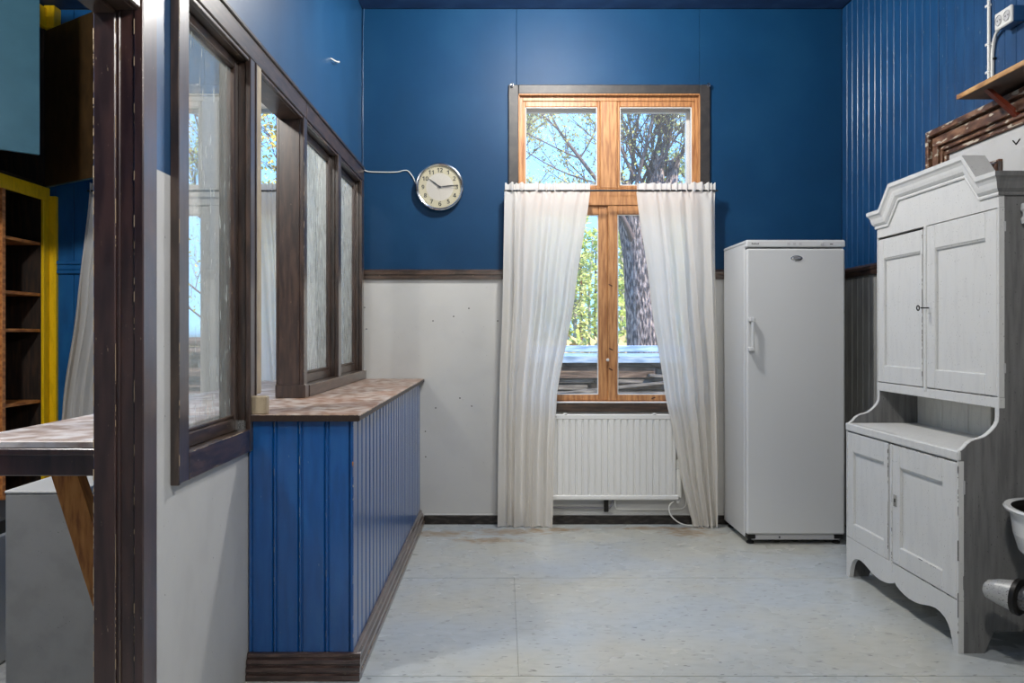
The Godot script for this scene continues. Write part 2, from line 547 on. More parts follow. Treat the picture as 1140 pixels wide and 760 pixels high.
func floor_picture() -> ImageTexture:
	# paint of the boarded floor: 3.4 m by 2.6 m, worn patches, rust stains in front of the curtains, dark scuffs
	var w := 1088
	var h := 832
	var im := Image.create(w, h, false, Image.FORMAT_RGB8)
	var a := FastNoiseLite.new()
	a.seed = 1
	a.frequency = 0.9
	a.fractal_octaves = 4
	var b := FastNoiseLite.new()
	b.seed = 2
	b.frequency = 9.0
	b.fractal_octaves = 4
	var c := FastNoiseLite.new()
	c.seed = 3
	c.frequency = 26.0
	c.fractal_octaves = 2
	var stains := [[0.05, 5.32, 0.32, 0.11], [-0.10, 5.10, 0.26, 0.08], [0.38, 5.38, 0.22, 0.06], [1.20, 5.30, 0.20, 0.14], [-0.42, 5.26, 0.22, 0.10], [1.0, 5.42, 0.4, 0.05]]
	var cool := Color(0.70, 0.73, 0.75)
	var warm := Color(0.735, 0.735, 0.70)
	for j in h:
		var d := 5.54 - 2.6 * j / h
		for i in w:
			var x := -1.0 + 3.4 * i / w
			var n := a.get_noise_2d(x, d)
			var f := b.get_noise_2d(x, d * 2.2)
			var g := c.get_noise_2d(x * 0.5, d * 1.6)
			var col := cool.lerp(warm, clampf(0.5 + n * 1.3, 0.0, 1.0))
			col = col.lightened(f * 0.06) if f > 0 else col.darkened(-f * 0.08)
			if g > 0.60:
				col = col.darkened(clampf((g - 0.60) * 4.0, 0.0, 0.30))
			for s in stains:
				var q := Vector2((x - s[0]) / s[2], (d - s[1]) / s[3]).length() + f * 0.7
				if q < 1.0:
					col = col.lerp(Color(0.56, 0.43, 0.29), clampf((1.0 - q) * 0.9, 0.0, 0.6) * (0.55 + 0.45 * clampf(g * 2.0 + 0.5, 0.0, 1.0)))
			im.set_pixel(i, j, col)
	return ImageTexture.create_from_image(im)


func build_shell() -> void:
	var fl := thing("floor", "pale grey painted floor of wide worn sheets", "floor", P(0, 0, 3), "", "structure")
	bx("subfloor", fl, M.dark_wood, -3.6, 2.45, -0.12, -0.012, -1.6, 5.8, 0.0)
	var fm := StandardMaterial3D.new()
	fm.albedo_texture = floor_picture()
	fm.roughness = 0.32
	fm.metallic_specular = 0.45
	fm.roughness_texture = noise_tex(80, 0.012, [Color(0.75, 0.75, 0.75), Color(1, 1, 1)], [0.3, 0.7], 512, 4)
	var rows := [[5.537, 4.3125, [-0.945, 2.269]], [4.308, 3.076, [-0.945, 0.058, 2.269]], [3.0715, 1.84, [-0.945, 1.525, 2.269]], [1.836, 0.60, [-0.945, 0.7, 2.269]], [0.596, -1.5, [-0.945, 1.2, 2.269]]]
	rng.seed = 4
	for r in rows:
		for k in r[2].size() - 1:
			var x0: float = r[2][k] + (0.0004 if k > 0 else 0.0)
			var x1: float = r[2][k + 1] - 0.0004
			var lift := rng.randf_range(-0.0008, 0.0)
			var st := begin()
			var c := [P(x0, lift, r[0]), P(x1, lift, r[0]), P(x1, lift, r[1]), P(x0, lift, r[1])]
			var e := 0.0010
			var inner := [P(x0 + e, lift, r[0] - e), P(x1 - e, lift, r[0] - e), P(x1 - e, lift, r[1] + e), P(x0 + e, lift, r[1] + e)]
			var face := func(p: Array, out: Vector3) -> void:
				for q in [[0, 1, 2], [0, 2, 3]]:
					var n: Vector3 = (p[q[0]] - p[q[2]]).cross(p[q[0]] - p[q[1]])
					var order: Array = q if n.dot(out) > 0 else [q[0], q[2], q[1]]
					for o in order:
						st.set_normal(n.normalized() * signf(n.dot(out)))
						st.set_uv(Vector2((p[o].x + 1.0) / 3.4, (5.54 + p[o].z) / 2.6))
						st.add_vertex(p[o])
			face.call(inner, Vector3.UP)
			for s in 4:
				var t := (s + 1) % 4
				var low_s: Vector3 = c[s] + Vector3(0, -0.0010, 0)
				var low_t: Vector3 = c[t] + Vector3(0, -0.0010, 0)
				face.call([inner[s], inner[t], low_t, low_s], Vector3.UP)
				face.call([low_s, low_t, low_t + Vector3(0, -0.009, 0), low_s + Vector3(0, -0.009, 0)], (low_s + low_t) / 2 - (c[0] + c[2]) / 2)
			add("floor_sheet", fl, st.commit(), fm)
	bx("side_room_boards", fl, M.grey_board, -3.5, -0.945, -0.012, 0.0, -1.5, 5.537, 0.0)

	var ce := thing("ceiling", "dark blue painted board ceiling", "ceiling", P(0, CEIL, 3), "", "structure")
	bx("ceiling_slab", ce, M.blue_ceiling, -3.6, 2.45, CEIL + 0.012, CEIL + 0.22, -1.75, 5.82, 0.0)
	for k in 14:
		bx("ceiling_board", ce, M.blue_ceiling, -0.945, 2.269, CEIL, CEIL + 0.012, 5.534 - 0.5 * k, 5.534 - 0.5 * (k + 1) + 0.006, 0.003)
	bx("side_room_ceiling_sheet", ce, M.blue_ceiling, -3.5, -1.045, CEIL, CEIL + 0.012, -1.5, 5.537, 0.002)

	# window wall: masonry with two openings, sheets fixed on its inner face
	var wb := thing("wall_back", "window wall, dark blue above a brown rail and white below", "wall", P(0.6, 0, D_WALL), "", "structure")
	for r in [[-3.6, -2.572, -0.6, CEIL + 0.02], [-1.368, 0.108, -0.6, CEIL + 0.02], [1.312, 2.45, -0.6, CEIL + 0.02], [-2.572, -1.368, -0.6, 0.79], [0.108, 1.312, -0.6, 0.79], [-2.572, -1.368, 2.871, CEIL + 0.02], [0.108, 1.312, 2.871, CEIL + 0.02]]:
		bx("wall_section", wb, M.exterior, r[0], r[1], r[2], r[3], D_WALL + 0.008, D_WALL + 0.22, 0.0)
	for r in [[-0.945, 0.0892, 1.64, 3.449], [0.0908, 1.3172, 2.90, 3.449], [1.3188, 2.269, 1.64, 3.449]]:
		bx("wall_sheet", wb, M.blue_wall, r[0], r[1], r[2], r[3], D_WALL, D_WALL + 0.008, 0.0015)
	for r in [[-0.945, 0.088, 0.0, 1.655], [0.091, 1.317, 0.0, 0.78], [1.32, 2.269, 0.0, 1.655]]:
		bx("wall_sheet", wb, M.white_wall, r[0], r[1], r[2], r[3], D_WALL, D_WALL + 0.008, 0.0015)
	# side room face of the same wall: vertical blue boards
	var bw := 0.125
	for k in 20:
		var x0 := -3.5 + bw * k
		var x1 := minf(x0 + bw - 0.002, -1.045)
		if x1 <= x0:
			continue
		if x1 < -2.572 or x0 > -1.368:
			bx("wall_board", wb, M.blue_far, x0, x1, 0.0, 3.445, D_WALL, D_WALL + 0.008, 0.003)
		else:
			bx("wall_board", wb, M.blue_far, x0, x1, 2.871, 3.445, D_WALL, D_WALL + 0.008, 0.003)
			bx("wall_board", wb, M.blue_far, x0, x1, 0.0, 0.79, D_WALL, D_WALL + 0.008, 0.003)

	var rail_prof := PackedVector2Array([Vector2(0, 0), Vector2(0.018, 0), Vector2(0.018, 0.028), Vector2(0.024, 0.032), Vector2(0.024, 0.052), Vector2(0.018, 0.058), Vector2(0.012, 0.066), Vector2(0, 0.066)])
	var t1 := thing("trim_1", "dark brown dado rail on the window wall", "rail", P(-0.45, 1.637, D_WALL), "", "structure")
	var turn := Basis(Vector3(0, 0, 1), Vector3(0, 1, 0), Vector3(-1, 0, 0))
	add("rail_length", t1, prism(rail_prof, 0.945, -0.036), M.brown_along, P(0, 1.637, D_WALL), turn)
	add("rail_length", t1, prism(rail_prof, -1.384, -2.245), M.brown_along, P(0, 1.637, D_WALL), turn)
	var t2 := thing("trim_2", "dark brown dado rail on the board wall behind the white cabinet", "rail", P(X_RIGHT, 1.637, 4.9), "", "structure")
	add("rail_length", t2, prism(rail_prof, 4.33, 5.537), M.brown_along, P(X_RIGHT, 1.637, 0), Basis(Vector3(-1, 0, 0), Vector3(0, 1, 0), Vector3(0, 0, -1)))
	var t3 := thing("trim_3", "blue rail on the side room wall beside the curtain", "rail", P(-3.0, 1.67, D_WALL), "", "structure")
	for r in [[1.675, 1.70, 0.022], [1.702, 1.735, 0.016], [1.737, 1.762, 0.026]]:
		bx("rail_strip", t3, M.blue_far, -3.0, -2.645, r[0], r[1], D_WALL - r[2], D_WALL, 0.003)
	var bb := thing("baseboard_back", "worn black skirting board under the radiator", "skirting", P(0.8, 0, D_WALL), "", "structure")
	bx("skirting_board", bb, M.black_base, -0.528, 2.245, 0.0, 0.060, D_WALL - 0.016, D_WALL, 0.003)
	bx("skirting_cap", bb, M.white_wall, -0.528, 2.245, 0.060, 0.068, D_WALL - 0.012, D_WALL, 0.002)

	var wn := thing("wall_rear", "plain wall behind the camera", "wall", P(-0.5, 0, -1.5), "", "structure")
	bx("wall_section", wn, M.white_wall, -3.6, 2.45, -0.1, 1.72, -1.7, -1.5, 0.0)
	bx("wall_section", wn, M.blue_wall, -3.6, 2.45, 1.72, CEIL + 0.02, -1.7, -1.5, 0.0)
	var wf := thing("wall_side_room", "blue boarded outer wall of the side room", "wall", P(-3.5, 0, 2), "", "structure")
	bx("wall_section", wf, M.blue_far, -3.62, -3.5, -0.1, CEIL + 0.02, -1.7, 5.8, 0.0)


func build_right_wall() -> void:
	var w := thing("wall_right", "beadboard wall, blue above the rail and grey below", "wall", P(X_RIGHT, 0, 3), "", "structure")
	bx("wall_section", w, M.blue_wall, X_RIGHT + 0.016, X_RIGHT + 0.18, -0.6, CEIL + 0.02, -1.7, 5.8, 0.0)
	bx("wall_section", w, M.blue_wallboard, X_RIGHT, X_RIGHT + 0.016, 1.67, CEIL, -1.5, 2.70, 0.0)
	bx("wall_section", w, M.grey_board, X_RIGHT, X_RIGHT + 0.016, 0.0, 1.67, -1.5, 2.70, 0.0)
	var bw := 0.0818
	for k in 35:
		var d1 := 5.535 - bw * k
		var d0 := d1 - bw + 0.0025
		if absf(d1 - 4.309) < 0.03:
			d1 -= 0.007
		if d0 < 2.68:
			break
		for part in [[1.66, 3.447, M.blue_wallboard], [0.002, 1.658, M.grey_board]]:
			var rec := rng.randf_range(0.0, 0.0012)
			bx("wall_board", w, part[2], X_RIGHT + rec, X_RIGHT + 0.016, part[0], part[1], d0 - 0.0005, d1, 0.0028)

	# blocked doorway with a worn moulded casing, its head and far jamb in view above the cabinet
	var t := thing("door_1", "white blocked door in a worn brown moulded casing", "door", P(X_RIGHT, 0, 3.7), "", "structure")
	var steps := [[0.0, 0.028, 0.062], [0.028, 0.040, 0.030], [0.040, 0.088, 0.045], [0.088, 0.100, 0.024], [0.100, 0.116, 0.036], [0.116, 0.124, 0.020], [0.124, 0.142, 0.028]]
	for s in steps:
		bx("casing_strip", t, M.casing_worn, X_RIGHT - s[2], X_RIGHT, 2.322 - s[1], 2.322 - s[0], 3.0 + s[0], 4.322 - s[0], 0.003)
		bx("casing_strip", t, M.casing_worn, X_RIGHT - s[2], X_RIGHT, 0.0, 2.322 - s[1], 4.322 - s[1], 4.322 - s[0], 0.003)
		bx("casing_strip", t, M.casing_worn, X_RIGHT - s[2], X_RIGHT, 0.0, 2.322 - s[1], 3.0 + s[0], 3.0 + s[1], 0.003)
	var leaf := bx("door_leaf", t, M.white_side, X_RIGHT - 0.012, X_RIGHT, 0.0, 2.18, 3.142, 4.18, 0.002)
	for s in [[0.0, 0.010, 0.020], [0.010, 0.020, 0.030], [0.020, 0.030, 0.018]]:
		bx("panel_bead", leaf, M.casing_worn if s[0] != 0.010 else M.brown, X_RIGHT - 0.012 - s[2], X_RIGHT - 0.012, 2.062 - s[1], 2.062 - s[0], 3.73 + s[0], 4.12, 0.002)
		bx("panel_bead", leaf, M.casing_worn if s[0] != 0.0 else M.brown, X_RIGHT - 0.012 - s[2], X_RIGHT - 0.012, 1.2, 2.062 - s[1], 3.73 + s[0], 3.73 + s[1], 0.002)
	bx("joint_strip", leaf, M.white_side, X_RIGHT - 0.015, X_RIGHT - 0.012, 1.9, 2.085, 3.142, 3.728, 0.001)
	var mk := begin()
	put_tube(mk, [P(X_RIGHT - 0.014, 2.126, 3.655), P(X_RIGHT - 0.014, 2.105, 3.632), P(X_RIGHT - 0.014, 2.122, 3.606)], [0.0025, 0.003, 0.0025], 6)
	add("wire_hook", leaf, mk.commit(), M.iron)


# ---------------------------------------------------------------- partition with its windows and hatch

func build_partition() -> void:
	var xo := -1.045
	var xi := X_LEFT
	var w := thing("wall_left", "partition wall, blue above and white below, beside the hatch", "wall", P(-1.0, 0, 3), "", "structure")
	for r in [
			[2.300, CEIL, 2.10, 5.537, "b"], [2.14, CEIL, 1.20, 2.10, "b"], [0.0, 1.72, 2.13, 2.42, "w"], [1.72, 2.300, 2.13, 2.42, "b"], [0.0, 0.90, 2.42, 3.04, "w"],
			[0.0, 0.954, 3.04, 5.537, "w"], [0.0, 1.72, -1.5, 1.14, "w"], [1.72, CEIL, -1.5, 1.20, "b"]]:
		bx("wall_section", w, M.blue_side if r[4] == "b" else M.white_side, xo, xi, r[0], r[1], r[2], r[3], 0.0)

	# doorway: lining and casings, near the camera
	var dr := thing("door_2", "dark brown chipped door frame in the foreground", "door frame", P(-0.99, 0, 2.1), "", "structure")
	bx("lining", dr, M.brown_post, xo - 0.002, xi + 0.002, 0.0, 2.14, 2.118, 2.134, 0.002)
	bx("door_stop", dr, M.brown_post, xo + 0.0, xo + 0.057, 0.0, 2.10, 2.106, 2.118, 0.003)
	bx("stop_bead", dr, M.brown_post, xo + 0.057, xo + 0.066, 0.0, 2.10, 2.112, 2.118, 0.002)
	bx("casing", dr, M.brown_post, xi, xi + 0.020, 0.0, 2.19, 2.118, 2.212, 0.004)
	bx("casing", dr, M.brown_post, xi + 0.001, xi + 0.026, 0.0, 2.19, 2.112, 2.126, 0.003)
	bx("casing", dr, M.brown_post, xo - 0.012, xo, 0.0, 2.19, 2.22, 2.30, 0.004)
	bx("head_lining", dr, M.brown_along, xo - 0.002, xi + 0.002, 2.10, 2.14, 1.14, 2.118, 0.002)
	bx("head_stop", dr, M.brown_along, xo, xo + 0.057, 2.088, 2.10, 1.15, 2.106, 0.003)
	bx("head_casing", dr, M.brown_along, xi, xi + 0.020, 2.10, 2.19, 1.10, 2.118, 0.004)
	bx("lining", dr, M.brown_post, xo - 0.002, xi + 0.002, 0.0, 2.14, 1.14, 1.16, 0.002)

	# brown casings round the row of inner windows
	var cs := thing("trim_4", "dark brown casing boards round the row of inner windows", "casing", P(xi, 0.8, 4), "", "structure")
	var xc := xi + 0.020
	bx("head_casing", cs, M.brown_along, xi, xc, 2.285, 2.375, 2.35, 3.89, 0.003)
	bx("head_casing", cs, M.brown_along, xi, xc, 2.285, 2.375, 3.893, 5.50, 0.003)
	bx("head_bead", cs, M.brown_along, xi, xc + 0.008, 2.362, 2.378, 2.35, 5.50, 0.003)
	bx("head_bead", cs, M.brown_along, xi, xc - 0.006, 2.272, 2.285, 2.43, 5.43, 0.002)
	bx("side_casing", cs, M.brown, xi, xc, 0.84, 2.285, 2.35, 2.437, 0.003)
	bx("side_bead", cs, M.brown, xi, xc + 0.006, 0.84, 2.285, 2.345, 2.357, 0.002)
	bx("bottom_casing", cs, M.brown_along, xi, xc, 0.84, 0.924, 2.437, 3.028, 0.003)
	bx("mullion_casing", cs, M.brown, xi, xc, 0.84, 2.285, 3.03, 3.083, 0.003)
	bx("mullion_casing", cs, M.brown, xi, xc + 0.004, 0.98, 2.285, 3.085, 3.098, 0.003)
	bx("mullion_casing", cs, M.cream, xi, xc + 0.002, 1.045, 2.285, 3.100, 3.158, 0.003)  # sheen on the casing, put into the colour as cream
	bx("hatch_strip", cs, M.cream, xi - 0.03, xc - 0.004, 1.05, 2.272, 3.152, 3.166, 0.002)  # lit edge of the hatch jamb, its light painted in cream
	bx("post_casing", cs, M.brown, xi, xc, 0.98, 2.285, 3.84, 3.905, 0.003)
	bx("post_casing", cs, M.brown, xi, xc, 1.03, 2.285, 4.645, 4.725, 0.003)
	bx("side_casing", cs, M.brown, xi, xc, 0.98, 2.285, 5.42, 5.50, 0.003)
	bx("base_rail", cs, M.brown_along, xi - 0.03, xc + 0.012, 0.975, 1.032, 3.905, 5.52, 0.004)
	bx("base_block", cs, M.brown, xo - 0.012, xc + 0.008, 0.975, 1.036, 3.832, 3.903, 0.003)

	# posts and linings: the wall's thickness in wood
	bx("post", cs, M.brown, xo, xi, 0.84, 2.30, 3.04, 3.150, 0.003)
	bx("post", cs, M.brown, xo, xi, 0.954, 2.30, 3.843, 3.905, 0.003)
	bx("post", cs, M.brown, xo, xi, 0.954, 2.30, 4.650, 4.720, 0.003)
	bx("post", cs, M.brown, xo, xi, 0.954, 2.30, 5.43, 5.537, 0.003)
	bx("lining", cs, M.brown_along, xo, xi, 2.272, 2.30, 2.42, 5.43, 0.002)
	bx("lining", cs, M.brown_along, xo, xi, 0.90, 0.918, 2.42, 3.04, 0.002)
	bx("lining", cs, M.brown, xo, xi, 0.90, 2.30, 2.42, 2.434, 0.002)
	bx("back_casing", cs, M.brown, xo - 0.016, xo, 0.98, 2.36, 3.86, 3.93, 0.003)
	bx("back_casing", cs, M.brown_along, xo - 0.016, xo, 2.285, 2.36, 2.38, 5.5, 0.003)

	inner_window("window_2", "fixed inner window with smeared glass nearest the door frame", 2.434, 3.040, 0.918, 2.272, -0.992, M.smear)
	inner_window("window_3", "grimy inner window beside the open hatch, above the blue counter", 3.905, 4.650, 1.030, 2.272, -0.990, M.grime)
	inner_window("window_4", "inner window in the corner beside the clock wall", 4.720, 5.430, 1.030, 2.272, -0.990, M.grime)


func inner_window(called: String, label: String, d0: float, d1: float, y0: float, y1: float, xg: float, film: Material) -> void:
	var t := thing(called, label, "window", P(xg, y0, (d0 + d1) / 2), "", "structure")
	var s := 0.036
	var x0 := xg - 0.018
	var x1 := xg + 0.018
	bx("stile", t, M.brown, x0, x1, y0, y1, d0, d0 + s, 0.004)
	bx("stile", t, M.brown, x0, x1, y0, y1, d1 - s, d1, 0.004)
	bx("top_rail", t, M.brown_along, x0, x1, y1 - s, y1, d0 + s, d1 - s, 0.004)
	bx("bottom_rail", t, M.brown_along, x0, x1, y0, y0 + s * 1.3, d0 + s, d1 - s, 0.004)
	bx("glazing_bead", t, M.brown_along, xg + 0.004, xg + 0.012, y0 + s * 1.3, y0 + s * 1.3 + 0.012, d0 + s, d1 - s, 0.003)
	var g := bx("pane", t, M.glass_old, xg - 0.0015, xg + 0.0015, y0 + s, y1 - s + 0.006, d0 + s - 0.006, d1 - s + 0.006, 0.0)
	var st := begin()
	quad(st, P(xg + 0.0022, y0 + s, d0 + s), P(xg + 0.0022, y1 - s, d0 + s), P(xg + 0.0022, y1 - s, d1 - s), P(xg + 0.0022, y0 + s, d1 - s), Vector3.RIGHT)
	add("grime_film", g, st.commit(), film)


# ---------------------------------------------------------------- windows in the window wall

func build_windows() -> void:
	outer_window("window_1", "tall pine window with four panes above the radiator", 0.71, M.casing_grey, true)
	outer_window("window_5", "tall window of the side room seen through the hatch", -1.97, M.blue_far, false)


func outer_window(called: String, label: String, cx: float, casing: Material, pine: bool) -> void:
	var t := thing(called, label, "window", P(cx, 0.75, D_WALL), "", "structure")
	var hw := 0.602
	var l := cx - hw
	var r := cx + hw
	var y0 := 0.819
	var y1 := 2.871
	var fr: Material = M.pine if pine else M.white_paint
	# casing on the wall
	bx("casing", t, casing, l - 0.072, l - 0.004, 0.76, 2.937, D_WALL - 0.020, D_WALL, 0.004)
	bx("casing", t, casing, r + 0.004, r + 0.072, 0.76, 2.937, D_WALL - 0.020, D_WALL, 0.004)
	bx("casing", t, casing, l - 0.004, r + 0.004, 2.875, 2.937, D_WALL - 0.020, D_WALL, 0.004)
	bx("casing_bead", t, fr, l - 0.004, r + 0.004, 2.866, 2.876, D_WALL - 0.022, D_WALL + 0.004, 0.003)
	bx("casing_bead", t, fr, l - 0.006, l + 0.003, y0, 2.866, D_WALL - 0.022, D_WALL + 0.004, 0.003)
	bx("casing_bead", t, fr, r - 0.003, r + 0.006, y0, 2.866, D_WALL - 0.022, D_WALL + 0.004, 0.003)
	bx("sill_board", t, M.brown_along if pine else casing, l - 0.07, r + 0.07, 0.752, 0.816, D_WALL - 0.030, D_WALL + 0.01, 0.004)
	bx("sill_cap", t, M.white_paint, l - 0.07, r + 0.07, 0.812, 0.820, D_WALL - 0.034, D_WALL + 0.03, 0.002)
	# fixed frame
	var f0 := D_WALL + 0.010
	var f1 := D_WALL + 0.070
	bx("jamb", t, fr, l, l + 0.024, y0, y1, f0, D_WALL + 0.21, 0.002)
	bx("jamb", t, fr, r - 0.024, r, y0, y1, f0, D_WALL + 0.21, 0.002)
	bx("head", t, fr, l + 0.024, r - 0.024, y1 - 0.036, y1, f0, D_WALL + 0.21, 0.002)
	bx("transom", t, fr, l + 0.024, r - 0.024, 2.135, 2.250, f0, f1, 0.004)
	bx("mullion", t, fr, cx - 0.058, cx + 0.058, 2.250, y1 - 0.036, f0, f1, 0.004)
	bx("threshold", t, fr, l + 0.024, r - 0.024, 0.79, y0 + 0.004, f0, D_WALL + 0.21, 0.002)
	# sashes
	var sash := func(x0: float, x1: float, b: float, tp: float, sl: float, sr: float, st: float, sb: float, m: Material, back: float) -> void:
		var s := Node3D.new()
		s.name = "sash"
		t.add_child(s, true)
		s.global_position = P((x0 + x1) / 2, b, f0 + 0.02)
		var a := f0 + 0.006 + back
		var z := f0 + 0.046 + back
		bx("stile", s, m, x0, x0 + sl, b, tp, a, z, 0.004)
		bx("stile", s, m, x1 - sr, x1, b, tp, a, z, 0.004)
		bx("rail", s, m, x0 + sl, x1 - sr, tp - st, tp, a, z, 0.004)
		bx("rail", s, m, x0 + sl, x1 - sr, b, b + sb, a, z, 0.004)
		# light putty line round the glass
		var p := 0.006
		var q := a + 0.006
		bx("putty", s, M.white_paint, x0 + sl, x0 + sl + p, b + sb, tp - st, q, q + 0.02, 0.002)
		bx("putty", s, M.white_paint, x1 - sr - p, x1 - sr, b + sb, tp - st, q, q + 0.02, 0.002)
		bx("putty", s, M.white_paint, x0 + sl, x1 - sr, tp - st - p, tp - st, q, q + 0.02, 0.002)
		bx("putty", s, M.white_paint, x0 + sl, x1 - sr, b + sb, b + sb + p, q, q + 0.02, 0.002)
		bx("pane", s, M.glass, x0 + sl - 0.004, x1 - sr + 0.004, b + sb - 0.004, tp - st + 0.004, q + 0.010, q + 0.0125, 0.0)
	sash.call(l + 0.024, cx - 0.058, 2.250, y1 - 0.036, 0.018, 0.018, 0.038, 0.02, fr, 0.0)
	sash.call(cx + 0.058, r - 0.024, 2.250, y1 - 0.036, 0.018, 0.018, 0.038, 0.02, fr, 0.0)
	sash.call(l + 0.024, cx - 0.006, y0 + 0.004, 2.135, 0.04, 0.060, 0.060, 0.040, fr, 0.016)
	sash.call(cx - 0.006, r - 0.024, y0 + 0.004, 2.135, 0.066, 0.04, 0.060, 0.040, fr, 0.0)
	if pine:
		add("window_knob", t, lathe([Vector2(0.001, 0.022), Vector2(0.008, 0.020), Vector2(0.011, 0.013), Vector2(0.008, 0.006), Vector2(0.004, 0.0)], 12), M.white_paint, P(cx - 0.008, 1.098, f0 + 0.006), Basis(Vector3.RIGHT, Vector3(0, 0, 1), Vector3(0, -1, 0)))
		for k in [[cx + 0.012, 1.60, 0.5], [cx + 0.016, 1.17, 0.5], [cx + 0.013, 1.035, 0.5], [cx + 0.30, 0.842, -0.4]]:
			add("knot", t, box_mesh(Vector3(0.028, 0.008, 0.002), 0.001), M.knot, P(k[0], k[1], f0 + 0.0055), Basis(Vector3(0, 0, 1), -k[2]))
	# outer sashes, white, towards the weather
	var o0 := D_WALL + 0.150
	var o1 := D_WALL + 0.190
	for x in [[l + 0.024, l + 0.052], [cx - 0.045, cx + 0.045], [r - 0.052, r - 0.024]]:
		bx("outer_stile", t, M.white_paint, x[0], x[1], y0 + 0.004, y1 - 0.036, o0, o1, 0.003)
	for y in [[y0 + 0.004, y0 + 0.04], [2.15, 2.235], [y1 - 0.075, y1 - 0.036]]:
		bx("outer_rail", t, M.white_paint, l + 0.052, cx - 0.045, y[0], y[1], o0, o1, 0.003)
		bx("outer_rail", t, M.white_paint, cx + 0.045, r - 0.052, y[0], y[1], o0, o1, 0.003)


# ---------------------------------------------------------------- counter

func bead_profile(w: float) -> PackedVector2Array:
	# tongue and groove board with a bead along one edge
	var p := PackedVector2Array([Vector2(0, 0), Vector2(0, 0.009), Vector2(0.003, 0.014), Vector2(0.0065, 0.0158), Vector2(0.010, 0.014), Vector2(0.0125, 0.010), Vector2(0.015, 0.0105), Vector2(0.0185, 0.016)])
	p.append(Vector2(w - 0.004, 0.016))
	p.append(Vector2(w - 0.0008, 0.011))
	p.append(Vector2(w - 0.0008, 0.0))
	return p


func build_counter() -> void:
	var t := thing("serving_counter", "blue beadboard serving counter with a worn wooden top", "counter", P(-0.74, 0, 4.3))
	var xf := -0.555
	var dn := 3.055
	bx("carcass", t, M.dark_wood, -0.94, xf - 0.018, 0.0, 0.952, dn + 0.018, 5.53, 0.0)
	# near end: four wide boards
	var edges := [-0.942, -0.851, -0.757, -0.659, -0.557]
	for k in 4:
		var w: float = edges[k + 1] - edges[k]
		add("end_board", t, prism(bead_profile(w), 0.0, 0.855), M.blue_board, P(edges[k], 0.097, dn + 0.016), Basis(Vector3(1, 0, 0), Vector3(0, 0, 1), Vector3(0, 1, 0)))
	# long side
	var n := 26
	var bw := (5.53 - dn) / n
	var shape := prism(bead_profile(bw), 0.0, 0.86)
	for k in n:
		add("side_board", t, shape, M.blue_board, P(xf - 0.016 + rng.randf_range(-0.0006, 0.0006), 0.092, dn + bw * k), Basis(Vector3(0, 0, -1), Vector3(1, 0, 0), Vector3(0, 1, 0)))
	bx("corner_bead", t, M.blue_board, xf - 0.010, xf + 0.002, 0.094, 0.952, dn - 0.002, dn + 0.010, 0.003)
	bx("worktop", t, M.counter_top, -0.945, -0.530, 0.954, 0.974, 3.035, 5.53, 0.003)
	bx("worktop_edge", t, M.edge_dark, -0.945, -0.530, 0.950, 0.9735, 3.031, 3.035, 0.001)
	bx("worktop_edge", t, M.edge_dark, -0.530, -0.526, 0.952, 0.9715, 3.031, 5.53, 0.001)
	bx("hatch_board", t, M.counter_top, -1.045, -0.945, 0.954, 0.9738, 3.150, 3.842, 0.002)
	var pl := PackedVector2Array([Vector2(0, 0), Vector2(0.031, 0), Vector2(0.031, 0.020), Vector2(0.023, 0.024), Vector2(0.023, 0.028), Vector2(0.028, 0.032), Vector2(0.028, 0.048), Vector2(0.018, 0.052), Vector2(0.018, 0.056), Vector2(0.022, 0.060), Vector2(0.021, 0.074), Vector2(0.012, 0.078), Vector2(0.012, 0.081), Vector2(0.015, 0.084), Vector2(0.012, 0.094), Vector2(0.004, 0.097), Vector2(0, 0.097)])
	add("plinth", t, prism(pl, dn - 0.0, 5.52), M.plinth, P(xf, 0, 0), Basis(Vector3(1, 0, 0), Vector3(0, 1, 0), Vector3(0, 0, -1)))
	add("plinth", t, prism(pl, -0.942, xf + 0.030), M.plinth, P(0, 0, dn), Basis(Vector3(0, 0, 1), Vector3(0, 1, 0), Vector3(1, 0, 0)))
	var b := thing("wood_block", "small cream wooden block at the end of the counter by the hatch", "block", P(-0.91, 0.974, 3.1))
	bx("block", b, M.cream, -0.945, -0.872, 0.974, 1.042, 3.045, 3.085, 0.004)
	bx("nail", b, M.iron, -0.936, -0.932, 1.005, 1.009, 3.0425, 3.046, 0.001)


# ---------------------------------------------------------------- old cabinet

# the plane of the front: local x runs away from the camera (d), local y up, local z towards the room (-x)
func front(x: float) -> Transform3D:
	return Transform3D(Basis(Vector3(0, 0, -1), Vector3(0, 1, 0), Vector3(1, 0, 0)), Vector3(x, 0, 0))


